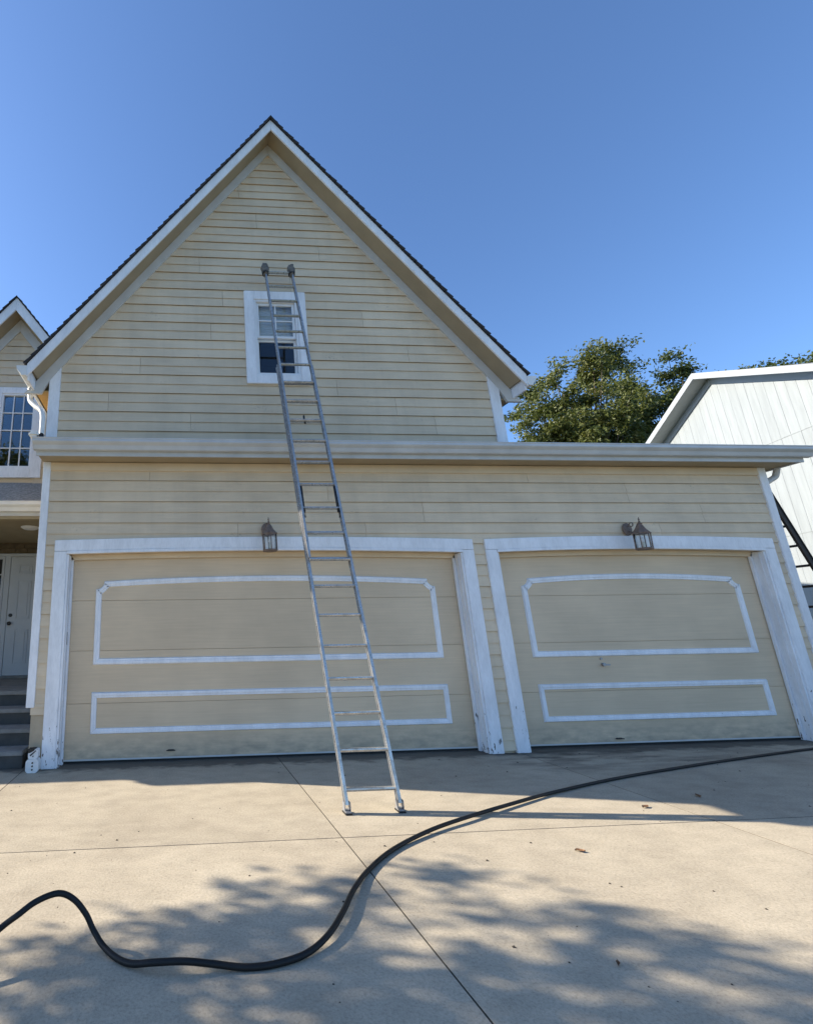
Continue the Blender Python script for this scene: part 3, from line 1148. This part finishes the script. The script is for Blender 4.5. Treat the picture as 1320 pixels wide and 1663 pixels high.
kb.tube([(-2.92, YB - .075, 1.60), (-2.92, YB - .085, 1.60), (-2.92, YB - .105, 1.60), (-2.92, YB - .115, 1.60)], [.02, .034, .034, .018], 12)
kb.obj('knob', M_STEEL, dr)
MB().tube([(-2.92, YB - .045, 1.74), (-2.92, YB - .07, 1.74)], .030, 12).obj('deadbolt', M_STEEL, dr)
sd = bpy.data.objects.new('sidelight', None)
C.objects.link(sd)
sd.parent = house
ring('frame', M_DOORGREY, sd, -3.42, -3.092, .76, 2.772, .045, YB - .05, YB - .004)
for z in (.805, 1.22, 1.63, 2.045):
    bx('pane', M_GLASS2, sd, -3.37, -3.14, YB - .030, YB - .026, z + .012, z + .395, 0)
    bx('muntin', M_DOORGREY, sd, -3.375, -3.137, YB - .04, YB - .015, z + .398, z + .420, .002)
bx('dark_backing', M_DARKROOM, sd, -3.40, -3.11, YB - .012, YB - .002, .80, 2.73, 0)
st = bpy.data.objects.new('porch_steps', None)
C.objects.link(st)
st.parent = house
for i in range(4):
    y0 = .05 + .295 * i
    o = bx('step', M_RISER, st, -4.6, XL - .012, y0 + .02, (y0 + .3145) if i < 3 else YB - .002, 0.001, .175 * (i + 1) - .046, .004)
    bx('tread', M_STEP, st, -4.6, XL - .012, y0, (y0 + .3145) if i < 3 else YB - .002, .175 * (i + 1) - .045, .175 * (i + 1), .008)

# ================================================================== NEIGHBOUR HOUSE
nb_d = Vector((.26511, .96422, 0))
nb_n = Vector((-.96422, .26511, 0))      # outward, towards our house
nb = thing('neighbour_house', 'bright sunlit white house with vertical plank siding beyond the garage corner', 'house', (12.7, 0, 0))
nb.rotation_euler = (0, 0, math.atan2(nb_d.y, nb_d.x))
# local frame: +x along the wall (away), +y outward to the left after rotation
PK, PZ, NS = 4.955, 7.70, .49


def nz(s):
    return PZ - NS * abs(s - PK)


S0, S1 = -3.0, 12.9
cm = MB()
P = [(S0, 0), (S1, 0), (S1, nz(S1)), (PK, PZ), (S0, nz(S0))]
cm.prism([(p[0], p[1]) for p in P], 'y', -8.0, .003)
core = cm.obj('wall', M_PLANK, nb)
pw = .23
s = S0
rn = random.Random(2)
tiers = [(0.0, 3.31), (3.335, 5.46), (5.485, 99)]
while s < S1 - .01:
    e = min(s + pw, S1)
    for z0, z1 in tiers:
        a, b = s + .0025, e - .0025
        za, zb_ = min(z1, nz(a)), min(z1, nz(b))
        if min(za, zb_) < z0 + .03:
            continue
        pts = [(a, z0), (b, z0), (b, zb_)]
        if a < PK < b and z1 > PZ:
            pts.append((PK, PZ))
        pts.append((a, za))
        MB().prism(pts, 'y', -.0118, .010 + rn.uniform(-.001, .001)).obj('siding_plank', M_PLANK, core)
    s = e
for zf in (3.3115, 5.4615):
    xh = (PZ - zf) / NS
    bx('seam_flashing', M_PLANK, core, max(S0, PK - xh), min(S1, PK + xh), -.011, .016, zf, zf + .022, .002)
nr = MB()
for sg, ln in ((-1, 8.3), (1, 8.3)):
    P = [(PK, PZ + .16), (PK + sg * ln, PZ + .16 - NS * ln), (PK + sg * ln, PZ + .06 - NS * ln), (PK, PZ + .06)]
    nr.prism(P, 'y', -8.2, .36)
nroof = nr.obj('roof', M_SHINGLEGREY, nb)
for sg, ln in ((-1, 8.3), (1, 8.3)):
    P = [(PK + sg * .0008, PZ + .20), (PK + sg * ln, PZ + .20 - NS * ln), (PK + sg * ln, PZ + .03 - NS * ln), (PK + sg * .0008, PZ + .03)]
    MB().prism(P, 'y', .361, .39).obj('rake_fascia', M_NBTRIM, nroof, .003)
    P = [(PK, PZ + .055), (PK + sg * ln, PZ + .055 - NS * ln), (PK + sg * ln, PZ + .035 - NS * ln), (PK, PZ + .035)]
    MB().prism(P, 'y', .0, .360).obj('rake_soffit', M_NBTRIM, nroof)
    P = [(PK + sg * .0008, PZ + .034), (PK + sg * ln, PZ + .034 - NS * ln), (PK + sg * ln, PZ - .16 - NS * ln), (PK + sg * .0008, PZ - .16)]
    MB().prism(P, 'y', .0135, .032).obj('rake_board', M_NBTRIM, nroof, .003)


# ================================================================== LADDERS
def rail_mesh(mb, p0, p1, w, d, n_out):
    """I-beam ladder rail between two points; w across (x), d deep"""
    p0, p1 = Vector(p0), Vector(p1)
    t = (p1 - p0).normalized()
    a = Vector((1, 0, 0)) if abs(t.x) < .2 else Vector((0, 1, 0))
    a = (a - t * a.dot(t)).normalized()
    b = t.cross(a).normalized()
    sec = [(-w / 2, -d / 2), (w / 2, -d / 2), (w / 2, -d / 2 + .009), (.004, -d / 2 + .009), (.004, d / 2 - .009), (w / 2, d / 2 - .009),
           (w / 2, d / 2), (-w / 2, d / 2), (-w / 2, d / 2 - .009), (-.004, d / 2 - .009), (-.004, -d / 2 + .009), (-w / 2, -d / 2 + .009)]
    n = len(sec)
    vs = [p0 + a * x + b * y for x, y in sec] + [p1 + a * x + b * y for x, y in sec]
    fs = [(i, (i + 1) % n, n + (i + 1) % n, n + i) for i in range(n)]
    fs += [tuple(range(n - 1, -1, -1)), tuple(range(n, 2 * n))]
    mb.add(vs, fs)
    return mb


LB = Vector((0, -1.600, 0))
LT = Vector((0, -.115, 6.39))
LU = (LT - LB).normalized()
LN = Vector((1, 0, 0)).cross(LU).normalized()       # towards the viewer
lad = thing('extension_ladder', 'tall aluminium extension ladder leaning on the gable above the window', 'ladder', (1.53, -1.6, 0))


def LP(x, s, off=0.0):
    v = LB + LU * s + LN * off
    return Vector((x, v.y, v.z)) - Vector((1.53, -1.6, 0))


def lx(side, s):
    # the two rails lean a little to the left as they rise
    base = 1.322 if side < 0 else 1.748
    return base - .0240 * s


def fx(side, s):
    # rails of the fly section, which tapers slightly towards the top
    return (1.312 - .0185 * s) if side < 0 else (1.735 - .0275 * s)


SP = .2815
BT = 4.66        # top of the base section
for side in (-1, 1):
    x = lx(side, 0)
    mb = MB()
    rail_mesh(mb, LP(lx(side, .06), .06), LP(lx(side, BT), BT), .025, .058, 0)
    mb.obj('base_rail', M_ALU, lad)
    # fly section, narrower, in front of the base section
    fi = -side * .036
    mb = MB()
    rail_mesh(mb, LP(fx(side, 2.12), 2.12, .055), LP(fx(side, 6.42), 6.42, .055), .022, .052, 0)
    mb.obj('fly_rail', M_ALU, lad)
    # swivel shoe
    sh = MB()
    p = LP(lx(side, .03), .03)
    sh.box(p.x - .024, p.x + .024, p.y - .04, p.y + .04, .0128, .024)
    sh.box(p.x - .026, p.x - .019, p.y - .022, p.y + .022, .024, .085)
    sh.box(p.x + .019, p.x + .026, p.y - .022, p.y + .022, .024, .085)
    sho = sh.obj('foot_shoe', M_GALV, lad, .002)
    fp = MB().box(p.x - .027, p.x + .027, p.y - .045, p.y + .045, .0, .0125).obj('rubber_pad', M_RUBBER, lad, .002)
    # rung lock on the fly section
    lk_ = MB()
    a = LP(fx(side, 2.66) + fi * .6, 2.62, .06)
    b = LP(fx(side, 2.66) + fi * .6, 2.92, .06)
    lk_.tube([a, b], .013, 8)
    a2 = LP(fx(side, 2.66) + fi * .6, 2.62, .085)
    lk_.tube([a, a2, a2 + Vector((0, 0, -.07))], .009, 8)
    lk_.obj('rung_lock', M_STEEL, lad)
    # padded mitt at the top
    top = LP(fx(side, 6.42), 6.42, .055)
    mt = MB()
    u = LU
    pts = [top + u * t for t in (-.15, -.12, -.09, -.06, -.03, .0, .03, .055, .07)]
    mt.tube(pts, [.028, .036, .042, .048, .051, .051, .046, .036, .015], 14)
    rm_ = random.Random(50 + side)
    mt.v = [tuple(Vector(v) + Vector((rm_.gauss(0, .006), rm_.gauss(0, .006), rm_.gauss(0, .007)))) for v in mt.v]
    mo = mt.obj('end_mitt', M_MITT, lad)
    tp = MB().tube([top + u * -.125, top + u * -.095], [.046, .046], 12).obj('tie_band', M_STEEL, lad)
for i in range(1 + int((BT - .15) / SP)):
    s_ = .164 + i * SP
    if s_ > BT - .02:
        break
    xa, xb = lx(-1, s_) + .004, lx(1, s_) - .004
    mb = MB()
    P0, P1 = LP(xa, s_), LP(xb, s_)
    # D-shaped rung, flat on top
    sec = [(-.018, .010), (.018, .010), (.020, .0), (.014, -.013), (0, -.018), (-.014, -.013), (-.020, .0)]
    vs = [Vector((xa - 1.53, P0.y + a, P0.z + b)) for a, b in sec] + [Vector((xb - 1.53, P0.y + a, P0.z + b)) for a, b in sec]
    n = len(sec)
    mb.add(vs, [(k, (k + 1) % n, n + (k + 1) % n, n + k) for k in range(n)] + [tuple(range(n - 1, -1, -1)), tuple(range(n, 2 * n))])
    mb.obj('base_rung', M_ALU, lad)
i = 0
while True:
    s_ = .164 + 7 * SP - .03 + i * SP
    i += 1
    if s_ > 6.36:
        break
    xa, xb = fx(-1, s_) + .003, fx(1, s_) - .003
    P0 = LP(xa, s_, .055)
    sec = [(-.017, .009), (.017, .009), (.019, .0), (.013, -.012), (0, -.017), (-.013, -.012), (-.019, .0)]
    vs = [Vector((xa - 1.53, P0.y + a, P0.z + b)) for a, b in sec] + [Vector((xb - 1.53, P0.y + a, P0.z + b)) for a, b in sec]
    n = len(sec)
    MB().add(vs, [(k, (k + 1) % n, n + (k + 1) % n, n + k) for k in range(n)] + [tuple(range(n - 1, -1, -1)), tuple(range(n, 2 * n))]).obj('fly_rung', M_ALU, lad)
# pulley hook under a rung
ph = LP(1.43, 3.86, .055)
MB().tube([ph, ph + Vector((0, -.004, -.06)), ph + Vector((.012, -.004, -.10))], .011, 8).obj('pulley_hook', M_STEEL, lad)

# dark ladder at the right side of the garage
lad2 = thing('leaning_ladder', 'dark ladder leaning against the right side of the garage, partly hidden', 'ladder', (9.28, .42, 0))


def L2(z, y):
    x = 9.28 - .323 * z
    return Vector((x - 9.28, y - .42, z))


for y in (.20, .62):
    mb = MB()
    rail_mesh(mb, L2(.02, y), L2(3.25, y), .030, .085, 0)
    mb.obj('rail', M_DARKALU, lad2)
for i in range(11):
    z = .25 + i * .272
    a, b = L2(z, .21), L2(z, .61)
    MB().tube([a, b], .017, 8).obj('rung', M_DARKALU, lad2)

# ================================================================== LANTERNS
def lantern(loc, label, tilt):
    t = thing('wall_lantern', label, 'wall lamp', loc, 'lanterns over the garage doors')
    # local origin: centre of the back plate on the wall, -y outwards
    bp = MB()
    n = 12
    prof = [(0.0, .062), (.014, .062), (.022, .05), (.03, .028)]
    vs = []
    for yy, r in prof:
        for k in range(n):
            a = 2 * math.pi * k / n
            vs.append((r * math.cos(a), -yy, r * 1.35 * math.sin(a)))
    fs = []
    for i in range(len(prof) - 1):
        for k in range(n):
            fs.append((i * n + k, i * n + (k + 1) % n, (i + 1) * n + (k + 1) % n, (i + 1) * n + k))
    fs.append(tuple(range((len(prof) - 1) * n, len(prof) * n)))
    fs.append(tuple(range(n - 1, -1, -1)))
    bp.add(vs, fs)
    bp.obj('back_plate', M_BRONZE, t)
    LY = -.185
    arm = bez([(0, -.03, -.03), (0, -.07, -.055), (0, -.12, -.02), (0, -.16, .035), (0, LY, .045), (0, LY - .03, .03)], 5)
    MB().tube(arm, .0095, 8).obj('arm', M_BRONZE, t)
    MB().tube(bez([(0, -.03, .03), (0, -.06, .07), (0, -.095, .065), (0, -.09, .03), (0, -.06, .025)], 5), .0065, 8).obj('scroll', M_BRONZE, t)
    hd = bpy.data.objects.new('lantern_head', None)
    C.objects.link(hd)
    hd.parent = t
    hd.location = (0, LY, 0)
    hd.rotation_euler = (0, R(tilt), 0)
    MB().lathe([(.006, .115), (.004, .105), (.011, .09), (.006, .075), (.013, .06), (.010, .045), (.018, .03)][::-1], (0, 0, 0), 8).obj('finial', M_BRONZE, hd)
    MB().lathe([(.098, -.095), (.100, -.086), (.085, -.072), (.055, -.035), (.033, .01), (.020, .03)], (0, 0, 0), 6).obj('hood', M_BRONZE, hd)
    MB().lathe([(.060, -.300), (.090, -.296), (.093, -.280), (.085, -.276)], (0, 0, 0), 6).obj('base_ring', M_BRONZE, hd)
    for k in range(6):
        a = 2 * math.pi * (k + .5) / 6
        MB().tube([(.084 * math.cos(a), .084 * math.sin(a), -.278), (.086 * math.cos(a), .086 * math.sin(a), -.094)], .0055, 6).obj('cage_bar', M_BRONZE, hd)
        b = 2 * math.pi * (k + 1.5) / 6
        p = [(.080 * math.cos(q), .080 * math.sin(q)) for q in (a, b)]
        q_ = [(.077 * math.cos(q), .077 * math.sin(q)) for q in (a, b)]
        MB().prism([p[0], p[1], q_[1], q_[0]], 'z', -.276, -.096).obj('glass_panel', M_LANTGLASS, hd)
    MB().tube([(0, 0, -.29), (0, 0, -.20)], .016, 8).obj('candle_sleeve', M_CANDLE, hd)
    MB().lathe([(.008, -.20), (.017, -.18), (.014, -.155), (.003, -.13)], (0, 0, 0), 8).obj('bulb', M_VINYL, hd)
    return t


lantern((1.085, -.003, 2.605), 'weathered bronze wall lantern over the double garage door, beside the ladder', -1)
lantern((5.81, -.003, 2.605), 'weathered bronze wall lantern centred over the single garage door', 2)

# ================================================================== HOSE
hp = [(-2.4, -3.75, .021), (-1.9, -3.62, .021), (-1.35, -3.46, .03), (-1.02, -3.36, .05), (-0.888, -3.272, 0.08), (-0.782, -3.165, 0.14), (-0.709, -3.155, 0.185), (-0.642, -3.114, 0.215), (-0.555, -3.075, 0.225), (-0.485, -3.065, 0.195), (-0.425, -3.068, 0.135),
      (-0.386, -3.078, 0.075), (-0.333, -3.124, 0.035), (-0.264, -3.191, 0.022), (-0.193, -3.242, 0.026), (-0.1, -3.277, 0.045), (0.03, -3.294, 0.052), (0.147, -3.292, 0.036), (0.289, -3.301, 0.021),
      (0.423, -3.29, 0.021), (0.57, -3.24, 0.026), (0.701, -3.132, 0.036), (0.826, -2.963, 0.04), (0.956, -2.753, 0.034), (1.134, -2.515, 0.022),
      (1.398, -2.264, .0215), (1.773, -2.024, .03), (2.158, -1.836, .035),
      (2.663, -1.596, .03), (3.222, -1.35, .025), (4.071, -1.043, .0215), (4.955, -.794, .0215), (5.912, -.554, .0215), (7.158, -.275, .0215), (8.3, -.10, .0215), (9.0, .1, .0215)]
hose = MB().tube(bez([(x, y, max(.0135, z - .008)) for x, y, z in hp], 8), .0130, 12).obj('hose', M_HOSE)
tag(hose, 'thick black hose snaking across the driveway with a raised loop', 'hose')

# ================================================================== BLOCK SNOWMAN
sn = thing('block_snowman', 'small white block snowman ornament at the left corner of the garage', 'ornament', (-1.515, -.075, 0))
def rounded(x0, x1, z0, z1, rad, n=5):
    out = []
    for cx_, cz_, a0 in ((x1 - rad, z0 + rad, -90), (x1 - rad, z1 - rad, 0), (x0 + rad, z1 - rad, 90), (x0 + rad, z0 + rad, 180)):
        for k_ in range(n + 1):
            a_ = R(a0 + 90 * k_ / n)
            out.append((cx_ + rad * math.cos(a_), cz_ + rad * math.sin(a_)))
    return out


bb = MB().prism(rounded(-.066, .066, .001, .132, .034), 'y', -.05, .05).obj('body_block', M_SNOWWHITE, sn)
for z in (.033, .066, .098):
    MB().tube([(.004, -.0495, z), (.004, -.056, z)], .0085, 10).obj('button', M_BLACKPAINT, bb)
hb = MB().prism(rounded(-.048, .052, .133, .225, .022), 'y', -.042, .042).obj('head_block', M_SNOWWHITE, sn)
MB().prism([(-.052, .188), (-.050, .229), (.022, .231), (.012, .214), (-.020, .196)], 'y', -.0455, .044).obj('hat_patch', M_BLACKPAINT, hb)
MB().prism([(-.030, .172), (.028, .216), (.033, .209), (-.020, .162)], 'y', -.049, -.0425).obj('scarf_stripe', M_BLACKPAINT, hb)
MB().tube([(.004, -.0415, .160), (.004, -.048, .160)], .006, 8).obj('button', M_BLACKPAINT, hb)


# ================================================================== TREES
def tree(name, label, base, h, crown_c, crown_r, nclus, nleaf, leaf, m, seed, group=None, clus_r=.55, clusters=None, trunk_r=.2, keep=None):
    rd = random.Random(seed)
    t = thing(name, label, 'tree', base, group)
    bs = Vector(base)
    cc = Vector(crown_c)
    cl = []
    if clusters:
        cl = [Vector(c) for c in clusters]
    while len(cl) < nclus:
        v = Vector((rd.gauss(0, 1), rd.gauss(0, 1), rd.gauss(0, 1))).normalized() * (rd.random() ** .42)
        lump = 1 + .18 * math.sin(3.1 * v.x + seed) + .16 * math.sin(4.3 * v.z + 2 * seed + v.y * 3)
        c = cc + Vector((v.x * crown_r[0], v.y * crown_r[1], v.z * crown_r[2])) * lump
        if keep is None or keep(c, rd):
            cl.append(c)
    # trunk and limbs
    tm = MB()
    top = Vector((cc.x, cc.y, cc.z + crown_r[2] * .35))
    b0 = bs
    mid = b0.lerp(top, .35) + Vector((rd.uniform(-.15, .15), rd.uniform(-.15, .15), 0))
    sp = bez([b0, mid, b0.lerp(top, .65), top], 5)
    rad = [trunk_r * (1 - .88 * i / (len(sp) - 1)) for i in range(len(sp))]
    rad[0] *= 1.35
    tm.tube([p - bs for p in sp], rad, 9)
    tm.obj('trunk', M_BARK, t)
    lm = MB()
    for c in cl[::3]:
        k = rd.uniform(.35, .85)
        s = sp[min(len(sp) - 2, int(k * len(sp)))]
        if s.z > c.z + .3:
            s = sp[int(.35 * len(sp))]
        md = s.lerp(c, .5) + Vector((rd.uniform(-.2, .2), rd.uniform(-.2, .2), rd.uniform(.0, .35)))
        pts = bez([s, md, c], 3)
        r0 = trunk_r * .28
        lm.tube([p - bs for p in pts], [r0 * (1 - .85 * i / (len(pts) - 1)) for i in range(len(pts))], 5, False)
    lm.obj('limbs', M_BARK, t)
    vs, fs = [], []
    for c in cl:
        rr = clus_r * rd.uniform(.6, 1.35)
        # a few twigs through the cluster; leaves ride along them
        tw = [Vector((rd.gauss(0, 1), rd.gauss(0, 1), rd.gauss(.1, .6))).normalized() for _ in range(5)]
        for _ in range(int(nleaf * rd.uniform(.6, 1.3))):
            d = rd.choice(tw)
            p = c + d * rr * rd.uniform(-.2, 1.15) + Vector((rd.uniform(-1, 1), rd.uniform(-1, 1), rd.uniform(-.8, .8))) * rr * .42
            nrm = Vector((rd.gauss(0, .7), rd.gauss(0, .7), rd.gauss(.55, .6))).normalized()
            a = nrm.cross(Vector((rd.gauss(0, 1), rd.gauss(0, 1), rd.gauss(0, 1)))).normalized()
            b = nrm.cross(a)
            L = leaf * rd.uniform(.65, 1.3)
            p = p - bs
            k = len(vs)
            vs += [p - a * L * .5, p + b * L * .27 - nrm * L * .06, p + a * L * .55, p - b * L * .27 - nrm * L * .06]
            fs += [(k, k + 1, k + 2), (k, k + 2, k + 3)]
    me = bpy.data.meshes.new('crown')
    me.from_pydata([tuple(v) for v in vs], [], fs)
    me.materials.append(m)
    o = bpy.data.objects.new('crown', me)
    C.objects.link(o)
    o.parent = t
    return t


# trees seen over the garage roof
tree('broadleaf_tree', 'sunlit olive green tree right beside the gable roof', (23.4, 19.0, -.04), 15, (24.0, 19.2, 12.6), (3.4, 3.0, 4.0), 150, 360, .19, M_LEAF, 21,
     'trees behind the garage', .78, clusters=[(26.5, 19.2, 17.0), (27.0, 19.2, 17.6), (26.0, 19.2, 16.6), (25.3, 19.2, 16.4), (27.5, 19.2, 18.0), (26.7, 19.0, 18.1), (25.6, 19.0, 17.2), (24.6, 19.0, 16.2), (27.4, 19.2, 17.1), (20.7, 19, 12.3), (20.9, 19, 13.4), (20.4, 19, 11.4), (21.3, 19, 14.3), (21.2, 19, 11.9), (20.2, 19, 12.9)], trunk_r=.3)
tree('broadleaf_tree', 'darker green tree between the olive tree and the white house', (31.0, 20.5, -.04), 15, (31.4, 20.5, 12.4), (4.9, 3.2, 4.8), 210, 340, .19, M_LEAF2, 33,
     'trees behind the garage', .78, trunk_r=.3)
tree('broadleaf_tree', 'far green treetop showing just above the white house roof', (43.0, 23.0, -.04), 16, (43.0, 23.0, 13.9), (5.0, 3.0, 6.2), 170, 240, .24, M_LEAF2, 45,
     'trees behind the garage', .9, trunk_r=.3)
# front yard tree at the left, out of view: it throws the dappled shade on the driveway
def yard_keep(c, rd):
    sx_, sy_ = c.x + SA * c.z, c.y + SK * c.z
    lim = -2.58 - (.20 if sx_ < 1.0 else .09) * (sx_ - 1.0) ** 2
    return sy_ < lim + (.28 if rd.random() < .10 else 0)


tree('yard_tree', 'leafy yard tree left of the driveway, throwing dappled shade on the slabs', (-7.4, -2.6, -.04), 7, (-5.9, -2.72, 4.55), (2.7, 2.1, 1.8), 420, 62, .105, M_LEAF, 57,
     None, .27, trunk_r=.13, keep=yard_keep)

# ================================================================== SMALL DEBRIS
def dry_leaf(x, y, rz, s, label):
    mb = MB()
    vs = []
    for i in range(5):
        t = i / 4
        w = .5 * math.sin(math.pi * min(1, t * .92 + .06)) * .55
        zc = .003 + .004 * math.sin(t * 5) ** 2
        vs += [((t - .5) * s, -w * s, zc + .007), ((t - .5) * s, 0, zc), ((t - .5) * s, w * s, zc + .009)]
    fs = []
    for i in range(4):
        for j in range(2):
            fs.append((i * 3 + j, i * 3 + j + 1, i * 3 + j + 4, i * 3 + j + 3))
    mb.add(vs, fs)
    o = mb.obj('dry_leaf', M_DRYLEAF)
    o.location = (x, y, 0.0)
    o.rotation_euler = (0, 0, rz)
    tag(o, label, 'leaf', 'fallen leaves on the driveway')
    return o


dry_leaf(2.549, -2.40, -.5, .055, 'curled brown leaf alone on the sunlit slab right of the hose')
dry_leaf(3.669, -1.727, .3, .07, 'dry leaf at the tip of the sunlit strip by the ladder shadow')
dry_leaf(4.325, -1.539, 1.1, .07, 'dark dry leaf in the house shade near the single door')
dry_leaf(1.85, -3.41, .9, .03, 'tiny dark leaf scrap in the tree shade right of the joint')
rd = random.Random(77)
vs, fs = [], []
for i in range(150):
    x, y = rd.uniform(-1.6, 6.5), rd.uniform(-3.9, -.1)
    s = rd.choice((.003, .004, .005, .007)) * rd.uniform(.7, 1.3)
    k = len(vs)
    vs += [(x - s, y - s * .6, .0), (x + s, y - s, .0), (x + s * .8, y + s, .0), (x - s * .7, y + s * .9, .0), (x, y, s * .9)]
    fs += [(k, k + 1, k + 4), (k + 1, k + 2, k + 4), (k + 2, k + 3, k + 4), (k + 3, k, k + 4)]
me = bpy.data.meshes.new('grit')
me.from_pydata(vs, [], fs)
me.materials.append(M_JOINT)
gr = bpy.data.objects.new('grit', me)
C.objects.link(gr)
tag(gr, 'scattered dark grit and crumbs on the driveway', 'grit', kind='stuff')
